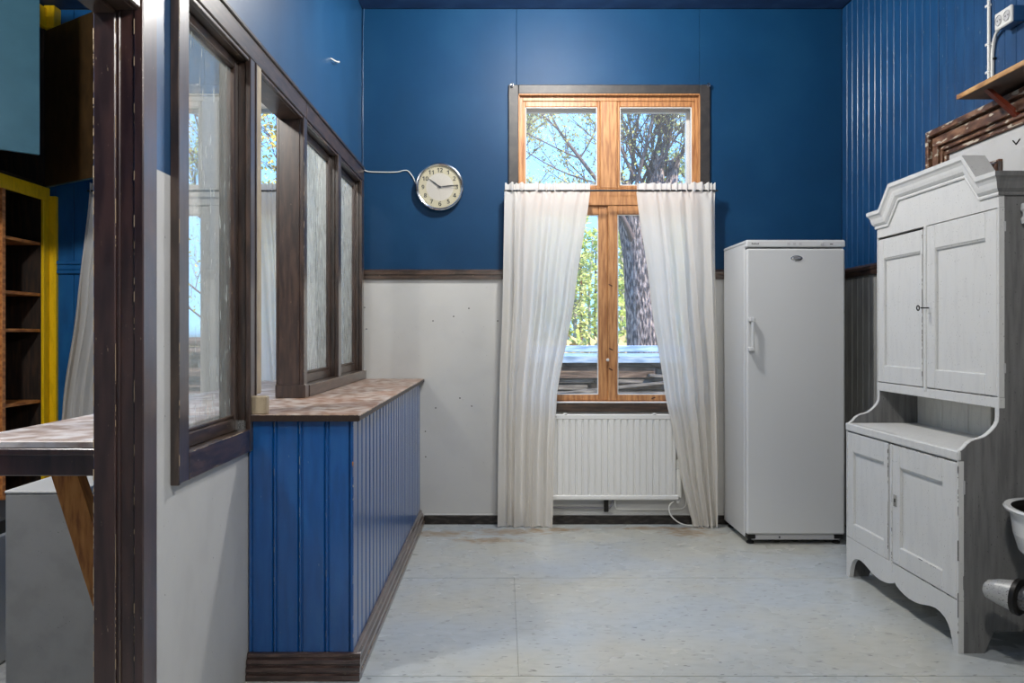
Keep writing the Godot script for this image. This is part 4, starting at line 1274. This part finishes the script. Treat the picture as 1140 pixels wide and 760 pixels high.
func build_right_things() -> void:
	var s := thing("wall_shelf", "brown wooden shelf high on the blue board wall", "shelf", P(2.16, 2.34, 3.2))
	bx("shelf_board", s, M.shelf_under, 2.062, X_RIGHT, 2.334, 2.352, 2.55, 3.748, 0.002)
	bx("front_edge", s, M.board_gold, 2.055, 2.062, 2.332, 2.354, 2.55, 3.748, 0.002)
	for d in [3.60, 2.75]:
		var b := add("bracket", s, prism(PackedVector2Array([Vector2(2.10, 2.334), Vector2(2.125, 2.334), Vector2(X_RIGHT, 2.215), Vector2(X_RIGHT, 2.185)]), -d - 0.014, -d + 0.014), M.bracket)
		bx("bracket_back", b, M.bracket, X_RIGHT - 0.010, X_RIGHT, 2.17, 2.334, d - 0.016, d + 0.016, 0.002)
	# double socket on its box
	var k := thing("wall_socket", "white double socket on a blue box above the shelf", "socket", P(2.24, 2.66, 3.65))
	bx("mount_box", k, M.blue_wallboard, 2.215, X_RIGHT, 2.630, 2.700, 3.585, 3.700, 0.004)
	var fp := bx("face_plate", k, M.plastic, 2.203, 2.216, 2.626, 2.702, 3.583, 3.705, 0.004)
	for d in [3.614, 3.673]:
		var turn := Basis(Vector3(0, 0, 1), Vector3(-1, 0, 0), Vector3(0, -1, 0))
		var ring := add("socket_well", fp, lathe([Vector2(0.024, 0.002), Vector2(0.0215, 0.004), Vector2(0.0195, 0.0005), Vector2(0.0185, 0.0006), Vector2(0.001, 0.0006)], 24), M.fridge_trim, P(2.203, 2.664, d), turn)
		for q in [-0.0095, 0.0095]:
			add("pin_hole", ring, lathe([Vector2(0.0035, 0.0005), Vector2(0.0032, 0.0014), Vector2(0.001, 0.0014)], 10), M.dark_print, P(2.2025, 2.664, d + q), turn)
	var xc := X_RIGHT - 0.008
	var c1 := thing("wall_conduit", "white cable clipped up the blue boards behind the shelf", "cable", P(xc, 2.9, 3.845))
	add("cable", c1, tube([P(xc, 2.385, 3.845), P(xc, 3.445, 3.845)], 0.0075, 10), M.plastic)
	for y in [2.49, 2.62, 2.80, 3.0]:
		bx("clip", c1, M.white_paint, xc - 0.008, X_RIGHT, y - 0.006, y + 0.006, 3.835, 3.866, 0.002)
	var c2 := thing("socket_cable", "bent white cable dropping from the double socket to the shelf", "cable", P(xc, 2.5, 3.8))
	add("cable", c2, tube(smooth_path([P(xc, 2.385, 3.818), P(xc, 2.50, 3.818), P(xc, 2.585, 3.815), P(xc - 0.004, 2.635, 3.79), P(xc - 0.014, 2.655, 3.74), P(xc - 0.02, 2.657, 3.698)], 8), 0.0075, 10), M.plastic)
	for y in [2.42, 2.54]:
		bx("clip", c2, M.iron, xc - 0.004, X_RIGHT, y - 0.004, y + 0.004, 3.797, 3.812, 0.002)

	# slop sink with its pipe, mostly outside the picture
	var sk := thing("sink_basin", "chipped white enamel basin beside the cabinet", "sink", P(2.1, 0.66, 3.0))
	var bs := Transform3D(Basis.IDENTITY, P(2.062, 0.628, 2.98))
	var outer := [Vector2(0.255, 0.000), Vector2(0.283, 0.003), Vector2(0.289, -0.004), Vector2(0.284, -0.013), Vector2(0.262, -0.016), Vector2(0.255, -0.05), Vector2(0.247, -0.10), Vector2(0.225, -0.16), Vector2(0.17, -0.205), Vector2(0.08, -0.225), Vector2(0.001, -0.228)]
	add("bowl", sk, lathe(outer, 48, bs, Vector2(0.71, 0.92)), M.enamel)
	add("bowl_inside", sk, lathe([Vector2(0.255, 0.0), Vector2(0.250, -0.02), Vector2(0.242, -0.10), Vector2(0.218, -0.155), Vector2(0.16, -0.196), Vector2(0.001, -0.215)], 48, bs, Vector2(0.71, 0.92)), M.iron)
	bx("splash_plate", sk, M.enamel, X_RIGHT - 0.02, X_RIGHT, 0.60, 1.0, 2.75, 3.24, 0.006)
	var pp := thing("drain_pipe", "grey iron drain pipe with a bell end under the basin", "pipe", P(2.0, 0.32, 3.0))
	var ax := Vector3(0.55, -0.03, 0.83).normalized()
	var sd := ax.cross(Vector3.UP).normalized()
	var along := Transform3D(Basis(sd, ax, sd.cross(ax)), P(1.836, 0.305, 3.15))
	add("bell", pp, lathe([Vector2(0.001, 0.0), Vector2(0.022, 0.002), Vector2(0.034, 0.012), Vector2(0.046, 0.05), Vector2(0.055, 0.095), Vector2(0.058, 0.11)], 32, along), M.zinc)
	add("collar", pp, lathe([Vector2(0.058, 0.11), Vector2(0.066, 0.113), Vector2(0.067, 0.130), Vector2(0.060, 0.134), Vector2(0.044, 0.136)], 32, along), M.iron)
	add("pipe", pp, lathe([Vector2(0.044, 0.13), Vector2(0.044, 0.42)], 32, along), M.iron_pipe)
	add("down_pipe", pp, tube([P(2.045, 0.395, 2.84), P(2.045, 0.33, 2.84)], 0.032, 16), M.iron_pipe)


# ---------------------------------------------------------------- side room

func build_side_room() -> void:
	# worktop on the other side of the hatch
	var t := thing("side_counter", "worn wooden counter top with dark apron past the door frame", "counter", P(-1.29, 0.95, 3.7))
	bx("worktop", t, M.side_top, -1.53, -1.047, 0.952, 0.973, 2.300, 5.30, 0.003)
	bx("apron", t, M.brown_post, -1.52, -1.047, 0.875, 0.952, 2.303, 2.325, 0.003)
	bx("apron_bead", t, M.brown_post, -1.52, -1.047, 0.934, 0.952, 2.297, 2.304, 0.002)
	bx("apron", t, M.brown_along, -1.52, -1.50, 0.875, 0.952, 2.325, 5.30, 0.003)
	var br := begin()
	var a := P(-1.303, 0.875, 2.40)
	var b := P(-1.130, 0.335, 2.40)
	var dir := (b - a).normalized()
	var side := Vector3(dir.y, -dir.x, 0)
	put_prism(br, PackedVector2Array([Vector2(0, 0), Vector2(0.0, 0.072), Vector2(a.distance_to(b), 0.072), Vector2(a.distance_to(b), 0)]), -0.024, 0.024, Transform3D(Basis(dir, -side, Vector3(0, 0, 1)), a + Vector3(0.0, 0.0, 0.0)))
	add("brace", t, br.commit(), M.brace)

	var c := thing("grey_chest", "grey painted box standing under the side room counter", "box", P(-1.42, 0, 3.08))
	bx("body", c, M.chest, -1.745, -1.10, 0.0, 0.712, 2.895, 3.30, 0.005)
	bx("lid", c, M.white_wall, -1.747, -1.10, 0.712, 0.722, 2.893, 3.30, 0.003)
	var w := thing("white_box", "white box at the picture edge behind the grey chest", "box", P(-2.15, 0, 3.3))
	bx("body", w, M.fridge, -2.45, -1.93, 0.0, 0.50, 3.15, 3.55, 0.008)
	bx("lid", w, M.rubber, -2.45, -1.93, 0.50, 0.56, 3.15, 3.55, 0.008)

	# shelf unit with a yellow face frame
	var s := thing("shelf_unit", "dark wooden shelf unit with a yellow face frame", "shelf", P(-3.2, 0, 4.7))
	var xf := -3.02
	var xb := -3.49
	bx("face_stile", s, M.yellow, xf - 0.02, xf, 0.0, 2.24, 5.435, 5.50, 0.003)
	bx("corner_strip", s, M.yellow, xf - 0.01, xf + 0.042, 0.0, 2.19, 5.505, D_WALL - 0.001, 0.003)
	bx("face_rail", s, M.yellow, xf - 0.02, xf + 0.003, 2.155, 2.24, 3.75, 5.505, 0.003)
	bx("divider", s, M.shelf_wood, xb, xf, 0.0, 2.155, 4.985, 5.020, 0.003)
	bx("side_panel", s, M.dark_wood, xb, xf - 0.02, 0.0, 2.2, 5.44, 5.46, 0.0)
	bx("side_panel", s, M.dark_wood, xb, xf - 0.02, 0.0, 2.2, 3.74, 3.765, 0.0)
	bx("top_panel", s, M.dark_wood, xb, xf - 0.02, 2.20, 2.225, 3.74, 5.50, 0.0)
	for k in 14:
		bx("back_board", s, M.dark_wood, xb, xb + 0.014, 0.0, 2.2, 3.765 + 0.12 * k, 3.765 + 0.12 * k + 0.116, 0.002)
	for y in [0.42, 0.83, 1.295, 1.53, 1.865]:
		for r in [[3.766, 4.984], [5.021, 5.438]]:
			bx("shelf_board", s, M.shelf_wood, xb + 0.015, xf - 0.025, y - 0.010, y + 0.010, r[0], r[1], 0.002)
	for y in [1.10, 1.42, 1.68, 1.80, 2.0]:
		bx("shelf_batten", s, M.shelf_wood, xb + 0.014, xb + 0.034, y - 0.012, y + 0.008, 5.021, 5.438, 0.002)

	# wall cupboard above it, both doors open
	var u := thing("wall_cupboard", "brown wall cupboard with open teal doors above the shelves", "cupboard", P(-3.2, 2.24, 4.7))
	bx("side_panel", u, M.dark_wood, xb, xf, 2.24, 3.28, 5.44, 5.50, 0.002)
	bx("side_panel", u, M.dark_wood, xb, xf, 2.24, 3.28, 3.93, 3.955, 0.002)
	bx("bottom_panel", u, M.dark_wood, xb, xf - 0.005, 2.241, 2.262, 3.955, 5.44, 0.002)
	for k in 12:
		bx("back_board", u, M.dark_wood, xb, xb + 0.014, 2.26, 3.28, 3.955 + 0.124 * k, 3.955 + 0.124 * k + 0.12, 0.002)
	bx("top_rail", u, M.yellow, xf - 0.02, xf + 0.01, 3.285, 3.42, 3.93, 5.50, 0.003)
	bx("corner_strip", u, M.yellow, xf - 0.01, xf + 0.06, 3.29, 3.44, 5.45, D_WALL - 0.001, 0.003)
	var leaf := func(hinge: Vector3, free: Vector3, outer: Material, inner: Material, flip: float) -> void:
		var e := free - hinge
		var len := e.length()
		var bas := Basis(e.normalized(), Vector3.UP, e.normalized().cross(Vector3.UP))
		var d := add("door", u, box_mesh(Vector3(len, 1.03, 0.018), 0.003), outer, (hinge + free) / 2 + Vector3(0, 0.515, 0), bas)
		add("door_back", d, box_mesh(Vector3(len - 0.01, 1.02, 0.004), 0.001), inner, (hinge + free) / 2 + Vector3(0, 0.515, 0) + bas.z * 0.0105 * flip, bas)
	leaf.call(P(-3.0, 2.232, 3.945), P(-2.492, 2.232, 4.442), M.teal, M.door_inside, -1.0)
	leaf.call(P(-3.0, 2.232, 5.43), P(-2.50, 2.232, 5.085), M.teal, M.door_inside, 1.0)


# slivers of bare wood or flaked paint along an edge
func worn_edge(parent: Node3D, m: Material, a: Vector3, b: Vector3, width: float, share: float, sd: int) -> void:
	var r := RandomNumberGenerator.new()
	r.seed = sd
	var st := begin()
	var l := a.distance_to(b)
	var dir := (b - a) / l
	var q := r.randf_range(0.0, 0.05)
	while q < l:
		var piece := 0.003 + 0.030 * pow(r.randf(), 2.0) * (1.0 + 3.0 * float(r.randf() < 0.12))
		var w := width * r.randf_range(0.25, 1.0)
		piece = minf(piece, l - q)
		var s := dir.abs() * piece + (Vector3.ONE - dir.abs()) * w
		put_box(st, a + dir * (q + piece * 0.5), s, w * 0.4)
		q += piece / share * r.randf_range(0.2, 1.8)
	var o := add("bare_edge", parent, st.commit(), m)
	o.set_meta("kind", "stuff")


func build_wear() -> void:
	var cream := plain(Color(0.72, 0.64, 0.53), 0.7)
	var wood := plain(Color(0.62, 0.40, 0.22), 0.7)
	var pale := plain(Color(0.66, 0.66, 0.64), 0.7)
	var dark := plain(Color(0.14, 0.125, 0.115), 0.8)
	var post := get_node("door_2")
	worn_edge(post, cream, P(-1.044, 0.02, 2.107), P(-1.044, 2.09, 2.107), 0.003, 0.65, 1)
	worn_edge(post, cream, P(-0.988, 0.02, 2.107), P(-0.988, 2.09, 2.107), 0.0022, 0.45, 2)
	worn_edge(post, cream, P(-0.979, 0.02, 2.1125), P(-0.979, 2.09, 2.1125), 0.0018, 0.12, 3)
	worn_edge(post, cream, P(-0.9435, 0.02, 2.1135), P(-0.9435, 2.09, 2.1135), 0.0022, 0.30, 4)
	worn_edge(post, wood, P(-1.0465, 0.86, 2.1185), P(-1.0465, 1.06, 2.1185), 0.006, 0.4, 5)
	var trim := get_node("trim_4")
	worn_edge(trim, cream, P(-0.9185, 0.85, 2.3455), P(-0.9185, 2.27, 2.3455), 0.0022, 0.22, 6)
	worn_edge(trim, cream, P(-0.9255, 0.921, 2.45), P(-0.9255, 0.921, 3.02), 0.0030, 0.55, 7)
	worn_edge(trim, cream, P(-0.9255, 0.845, 2.36), P(-0.9255, 0.845, 3.02), 0.0022, 0.25, 8)
	worn_edge(trim, cream, P(-0.932, 2.274, 2.45), P(-0.932, 2.274, 5.40), 0.0022, 0.40, 9)
	worn_edge(trim, cream, P(-0.913, 1.0305, 3.91), P(-0.913, 1.0305, 5.50), 0.0026, 0.5, 10)
	worn_edge(trim, cream, P(-0.9255, 1.04, 3.8425), P(-0.9255, 2.27, 3.8425), 0.002, 0.2, 11)
	var counter := get_node("serving_counter")
	worn_edge(counter, cream, P(-0.94, 0.9735, 3.0315), P(-0.53, 0.9735, 3.0315), 0.003, 0.6, 12)
	worn_edge(counter, cream, P(-0.5265, 0.971, 3.04), P(-0.5265, 0.971, 5.52), 0.003, 0.6, 13)
	worn_edge(counter, pale, P(-0.554, 0.10, 3.0535), P(-0.554, 0.94, 3.0535), 0.0022, 0.18, 14)
	worn_edge(counter, wood, P(-0.555, 0.76, 3.053), P(-0.555, 0.80, 3.053), 0.007, 0.9, 15)
	for k in [[-0.846, 16, 0.18], [-0.752, 17, 0.5], [-0.654, 18, 0.3]]:
		worn_edge(counter, pale, P(k[0], 0.10, 3.0565), P(k[0], 0.945, 3.0565), 0.0018, k[2], k[1])
	worn_edge(counter, cream, P(-0.5255, 0.027, 3.03), P(-0.5255, 0.027, 5.5), 0.003, 0.35, 19)
	worn_edge(counter, cream, P(-0.544, 0.072, 3.06), P(-0.544, 0.072, 5.5), 0.0026, 0.35, 20)
	var cab := get_node("cabinet")
	worn_edge(cab, dark, P(1.8115, 0.03, 3.2895), P(1.8115, 0.76, 3.2895), 0.004, 0.55, 21)
	worn_edge(cab, dark, P(1.8105, 0.212, 3.31), P(1.8105, 0.212, 3.83), 0.0022, 0.35, 22)
	worn_edge(cab, dark, P(1.8105, 0.757, 3.31), P(1.8105, 0.757, 3.83), 0.0022, 0.55, 23)
	worn_edge(cab, dark, P(1.8105, 0.293, 3.42), P(1.8105, 0.293, 3.60), 0.003, 0.6, 24)
	worn_edge(cab, dark, P(1.808, 0.17, 3.8440), P(1.808, 0.75, 3.8440), 0.0022, 0.3, 25)
	worn_edge(cab, dark, P(1.8125, 0.22, 3.892), P(1.8125, 0.75, 3.892), 0.0035, 0.8, 26)
	worn_edge(cab, dark, P(1.9725, 1.0205, 3.31), P(1.9725, 1.0205, 3.84), 0.0022, 0.6, 27)
	worn_edge(cab, dark, P(1.9745, 1.05, 3.893), P(1.9745, 1.74, 3.893), 0.0028, 0.6, 28)
	worn_edge(cab, dark, P(1.9745, 1.767, 3.89), P(1.9745, 1.767, 4.34), 0.003, 0.8, 29)
	var wall := get_node("wall_back")
	for q in [[-0.927, 1.45], [-0.915, 1.306], [-0.469, 1.36], [-0.331, 1.39], [-0.229, 1.444], [-0.036, 1.36], [-0.289, 0.843], [-0.21, 0.789], [-0.451, 0.777], [-0.52, 0.62], [-0.518, 0.45]]:
		add("nail", wall, box_mesh(Vector3(0.009, 0.007, 0.003), 0.001), dark, P(q[0], q[1], D_WALL - 0.001))


func build_small() -> void:
	# little hooks at the upper corners of the window casing
	for x in [0.060, 1.372]:
		var h := thing("ring_hook", "small bright hook at the %s corner of the window casing" % ("clock side" if x < 0.5 else "freezer side"), "hook", P(x, 2.93, D_WALL), "hooks on the window casing")
		var r := []
		for k in 13:
			r.append(P(x + 0.010 * cos(TAU * k / 12.0), 2.93 + 0.012 * sin(TAU * k / 12.0), D_WALL - 0.030))
		add("ring", h, tube(r, 0.0035, 6), M.chrome)
		add("shank", h, tube([P(x, 2.93, D_WALL - 0.018), P(x, 2.93, D_WALL - 0.032)], 0.004, 8), M.chrome)
	solo("wire_hook", "small white wire hook on the blue wall above the inner windows", "hook", tube(smooth_path([P(-0.945, 2.782, 4.53), P(-0.925, 2.775, 4.55), P(-0.918, 2.79, 4.62), P(-0.930, 2.815, 4.68)], 4), 0.004, 6), M.plastic)
	var k := thing("wall_fitting", "small white fitting on the near side of the white cabinet", "fitting", P(2.09, 1.75, 3.25))
	add("fitting_body", k, lathe([Vector2(0.001, 0.0), Vector2(0.020, 0.0), Vector2(0.024, 0.02), Vector2(0.016, 0.03), Vector2(0.016, 0.045), Vector2(0.024, 0.055), Vector2(0.022, 0.078), Vector2(0.001, 0.084)], 20), M.enamel, P(2.070, 1.708, 3.262))


# ---------------------------------------------------------------- outdoors

func grow(st: SurfaceTool, p: Vector3, dir: Vector3, length: float, r: float, depth: int, leaves: Array, r_gen: RandomNumberGenerator, spread: float, rise: float) -> void:
	var pts := [p]
	var radii := [r]
	var d := dir
	var n := 5
	for i in n:
		d = (d + Vector3(r_gen.randf_range(-1, 1), r_gen.randf_range(-0.6, 1) * rise, r_gen.randf_range(-1, 1)) * 0.16).normalized()
		p += d * length / n
		pts.append(p)
		radii.append(lerpf(r, r * 0.45, (i + 1.0) / n))
		if depth <= 1:
			leaves.append(p)
	put_tube(st, pts, radii, 5 if depth > 1 else 4, false)
	if depth <= 0:
		return
	for i in range(1, n + 1):
		for q in (2 if depth == 1 else 1):
			var side := Vector3(r_gen.randf_range(-1, 1), r_gen.randf_range(-0.3, 0.8), r_gen.randf_range(-1, 1)).normalized()
			grow(st, pts[i], (d + side * spread).normalized(), length * r_gen.randf_range(0.38, 0.6), radii[i] * 0.55, depth - 1, leaves, r_gen, spread, rise)


func leaf_cloud(pts: Array, size: float, jitter: float, per: int, r_gen: RandomNumberGenerator) -> Mesh:
	var st := begin()
	for p in pts:
		for k in per:
			var c: Vector3 = p + Vector3(r_gen.randf_range(-1, 1), r_gen.randf_range(-1, 1), r_gen.randf_range(-1, 1)) * jitter
			var a := Vector3(r_gen.randf_range(-1, 1), r_gen.randf_range(-1, 1), r_gen.randf_range(-1, 1)).normalized()
			var b := a.cross(Vector3(0.3, 0.9, 0.31)).normalized() * size * 0.32
			a *= size * r_gen.randf_range(0.35, 0.6)
			var nn := a.cross(b)
			tri(st, c - a, c + b, c + a, nn)
			tri(st, c - a, c + a, c - b, nn)
	return st.commit()


func build_outdoors() -> void:
	var gy := -0.45
	var g := thing("ground", "dry yellow grass field outside the window", "ground", P(0, gy, 40), "", "structure")
	bx("field", g, M.ground, -120, 120, gy - 0.3, gy, 5.9, 190, 0.0)
	var rg := RandomNumberGenerator.new()
	rg.seed = 21

	# stack of old boards under a pale sheet, close outside
	var s := thing("board_stack", "long stack of weathered grey boards under a blue grey sheet", "boards", P(1.2, gy, 9.2))
	var y := gy
	var row := 0
	while y < 0.98:
		var h := rg.randf_range(0.05, 0.13)
		var x := -0.9 + rg.randf_range(-0.15, 0.1)
		while x < 3.6:
			var l := rg.randf_range(1.2, 2.6)
			var o := bx("board", s, M.old_plank if rg.randf() < 0.65 else M.old_plank_brown, x, x + l, y, y + h - 0.012, 8.90 + rg.randf_range(-0.05, 0.10), 10.0, 0.006)
			o.rotate_z(rg.randf_range(-0.008, 0.008))
			x += l + rg.randf_range(0.01, 0.05)
		y += h
		row += 1
	bx("cover_sheet", s, M.sheet_blue, -1.0, 3.7, 1.02, 1.04, 8.80, 10.1, 0.004)
	bx("cover_edge", s, M.sheet_blue, -1.0, 3.7, 0.965, 1.04, 8.785, 8.80, 0.004)
	bx("cover_board", s, M.sheet_blue, -1.0, 3.7, 1.06, 1.135, 9.9, 9.93, 0.004)
	for k in [[0.55, 0.72, 0.11, 1.9], [1.55, 0.78, -0.05, 1.5], [1.75, 0.68, 0.06, 1.4], [0.4, 0.63, 0.0, 1.6]]:
		var o := bx("loose_board", s, M.old_plank, k[0], k[0] + k[3], k[1], k[1] + 0.03, 8.74, 8.85, 0.004)
		o.rotate_z(k[2])
	# log pile outside the side room
	var lp := thing("log_pile", "brown stack of split logs with a blue tarpaulin outside the side room", "logs", P(-3.4, gy, 9.2))
	y = gy
	while y < 1.25:
		var h := rg.randf_range(0.09, 0.13)
		bx("log", lp, M.old_plank_brown, -5.4 + rg.randf_range(-0.1, 0.1), -1.7 + rg.randf_range(-0.1, 0.1), y, y + h - 0.015, 8.9 + rg.randf_range(-0.06, 0.06), 9.8, 0.03)
		y += h
	bx("tarpaulin", lp, M.tarp, -4.6, -1.8, 0.50, 0.62, 8.70, 8.84, 0.02)

	# big pollarded tree
	var t := thing("pollard_tree", "thick grey pollarded tree with cut stubs outside the window", "tree", P(2.52, gy, 14))
	var st := begin()
	var base := P(2.52, gy, 14)
	var trunk := []
	var rad := []
	for i in 9:
		var v := i / 8.0
		trunk.append(base + Vector3(-0.10 * v + 0.04 * sin(v * 5.0), 4.05 * v, 0.0))
		rad.append(lerpf(0.50, 0.37, pow(v, 0.5)) + (0.06 if i >= 7 else 0.0))
	put_tube(st, trunk, rad, 18)
	var crown := base + Vector3(-0.06, 3.7, 0)
	var stubs := [[-0.34, 0.62, 0.10], [-0.06, 0.55, 0.11], [0.16, 1.02, 0.12], [0.40, 0.95, 0.11]]
	for q in stubs:
		var p0 := crown + Vector3(q[0] * 0.6, 0, 0)
		put_tube(st, [p0, p0 + Vector3(q[0] * 0.35, q[1] * 0.55, 0.02), p0 + Vector3(q[0] * 0.5, q[1], 0.02)], [q[2] * 1.25, q[2], q[2] * 0.85], 12)
	add("trunk", t, st.commit(), M.bark)
	var br := begin()
	var leaves := []
	for k in 18:
		var q: Array = stubs[k % 4]
		var p0 := crown + Vector3(q[0] * rg.randf_range(0.6, 1.1), q[1] * rg.randf_range(0.2, 1.0), rg.randf_range(-0.2, 0.2))
		grow(br, p0, Vector3(rg.randf_range(-0.55, 0.55) + q[0] * 0.4, 1.0, rg.randf_range(-0.4, 0.4)).normalized(), rg.randf_range(1.4, 2.6), rg.randf_range(0.022, 0.05), 2, leaves, rg, 0.8, 0.6)
	# long limb reaching to the clock side, across the upper pane
	var limb := [base + Vector3(-0.30, 3.15, 0.15), base + Vector3(-0.55, 3.6, 0.5), base + Vector3(-0.95, 4.15, 0.6), base + Vector3(-1.28, 4.55, 0.7), base + Vector3(-1.62, 5.0, 0.7), base + Vector3(-1.85, 5.5, 0.7)]
	put_tube(br, smooth_path(limb, 4), [0.050, 0.049, 0.048, 0.046, 0.044, 0.042, 0.040, 0.038, 0.036, 0.034, 0.032, 0.031, 0.029, 0.028, 0.026, 0.024, 0.021, 0.019, 0.016, 0.013, 0.010], 7)
	for k in [[1, -0.9, 0.2], [1, -0.5, 0.7], [2, -0.9, 0.25], [2, 0.4, 1.0], [2, -0.8, -0.1], [3, -1.0, 0.3], [3, 0.5, 1.0], [4, -0.8, 0.6]]:
		grow(br, limb[k[0]], Vector3(k[1], k[2], 0.1).normalized(), rg.randf_range(0.8, 1.3), 0.016, 2, leaves, rg, 0.9, 0.5)
	add("branches", t, br.commit(), M.twig)
	var bud := add("buds", t, leaf_cloud(leaves, 0.060, 0.06, 1, rg), M.bud)
	bud.set_meta("kind", "stuff")

	# young birches with fresh leaves, then the wood behind the field
	var spots := [[0.42, 17.0, "p"], [0.60, 24.0, "p"], [4.3, 19.0, "p"], [5.6, 24.0, "g"], [-5.4, 15.0, "g"], [-8.6, 19.0, "g"]]
	for k in spots.size():
		var q: Array = spots[k]
		var label: String = ["slender birch with pale new leaves left of the pane's middle", "thin birch with pale new leaves at the pane's outer edge", "pale leafed birch behind the thick pollarded tree", "green leafed tree farther behind the pollarded tree", "green leafed tree outside the side room", "larger green leafed tree behind the log pile"][k]
		leafy_tree(P(q[0], gy, q[1]), rg.randf_range(7.5, 9.5), M.leaf_pale if q[2] == "p" else M.leaf_green, M.birch if q[2] == "p" else M.twig, label, rg)
	leafy_tree(P(-2.55, gy, 9.0 + 2.2), 6.2, M.leaf_yellow, M.twig, "yellow leafed tree seen through the hatch", rg)

	# straight trunks at the far edge of the field
	for k in 60:
		var d := 38.0 + 5.0 * (k % 6) + rg.randf_range(0.0, 2.0)
		var x := (-0.32 + 0.56 * (k + rg.randf() * 0.6) / 60.0) * d
		var kind := rg.randf() < 0.6
		var h := rg.randf_range(8.0, 12.0)
		var wt := thing("forest_tree", "slim %s trunk at the far edge of the field" % ("white birch" if kind else "brown pine"), "tree", P(x, gy, d), "birches at the far edge of the field" if kind else "pines at the far edge of the field")
		var sw := begin()
		var b0 := P(x, gy, d)
		put_tube(sw, [b0, b0 + Vector3(rg.randf_range(-0.1, 0.1), h * 0.5, 0), b0 + Vector3(rg.randf_range(-0.3, 0.3), h, 0)], [0.13, 0.10, 0.03], 6)
		add("trunk", wt, sw.commit(), M.birch if kind else M.pine_bark)
		var cloud := []
		for i in 150:
			var v := rg.randf()
			cloud.append(b0 + Vector3(rg.randf_range(-0.65, 0.65), h * (0.06 + 0.94 * v), rg.randf_range(-0.8, 0.8)))
		var f := add("foliage", wt, leaf_cloud(cloud, 0.34, 0.18, 4, rg), M.leaf_green if kind == (k % 3 == 0) else M.leaf_pale)
		f.set_meta("kind", "stuff")
	var und := []
	for i in 5000:
		und.append(P(rg.randf_range(-20.0, 14.0), gy + 1.6 * rg.randf() * rg.randf(), rg.randf_range(29.0, 36.0)))
	solo("undergrowth", "dry yellow brown undergrowth along the edge of the wood", "undergrowth", leaf_cloud(und, 0.5, 0.3, 2, rg), M.dry_leaf, Vector3.ZERO, "", "stuff")


func leafy_tree(at: Vector3, h: float, leaf: Material, bark: Material, label: String, rg: RandomNumberGenerator) -> void:
	var t := thing("leafy_tree", label, "tree", at)
	var st := begin()
	var leaves := []
	var pts := []
	var radii := []
	for i in 9:
		var v := i / 8.0
		pts.append(at + Vector3(0.12 * sin(v * 4.0 + at.x), h * v, 0.1 * cos(v * 3.0)))
		radii.append(lerpf(0.085, 0.015, v))
	put_tube(st, pts, radii, 7)
	add("trunk", t, st.commit(), bark)
	var br := begin()
	for i in 34:
		var v := rg.randf_range(0.18, 1.0)
		var k := mini(int(v * 8.0), 7)
		var p: Vector3 = pts[k].lerp(pts[k + 1], v * 8.0 - k)
		var a := rg.randf_range(0, TAU)
		grow(br, p, Vector3(cos(a), 0.7, sin(a)).normalized(), h * lerpf(0.20, 0.10, v), 0.02, 2, leaves, rg, 0.8, 0.3)
	add("branches", t, br.commit(), M.twig)
	var f := add("foliage", t, leaf_cloud(leaves, 0.068, 0.10, 1, rg), leaf)
	f.set_meta("kind", "stuff")
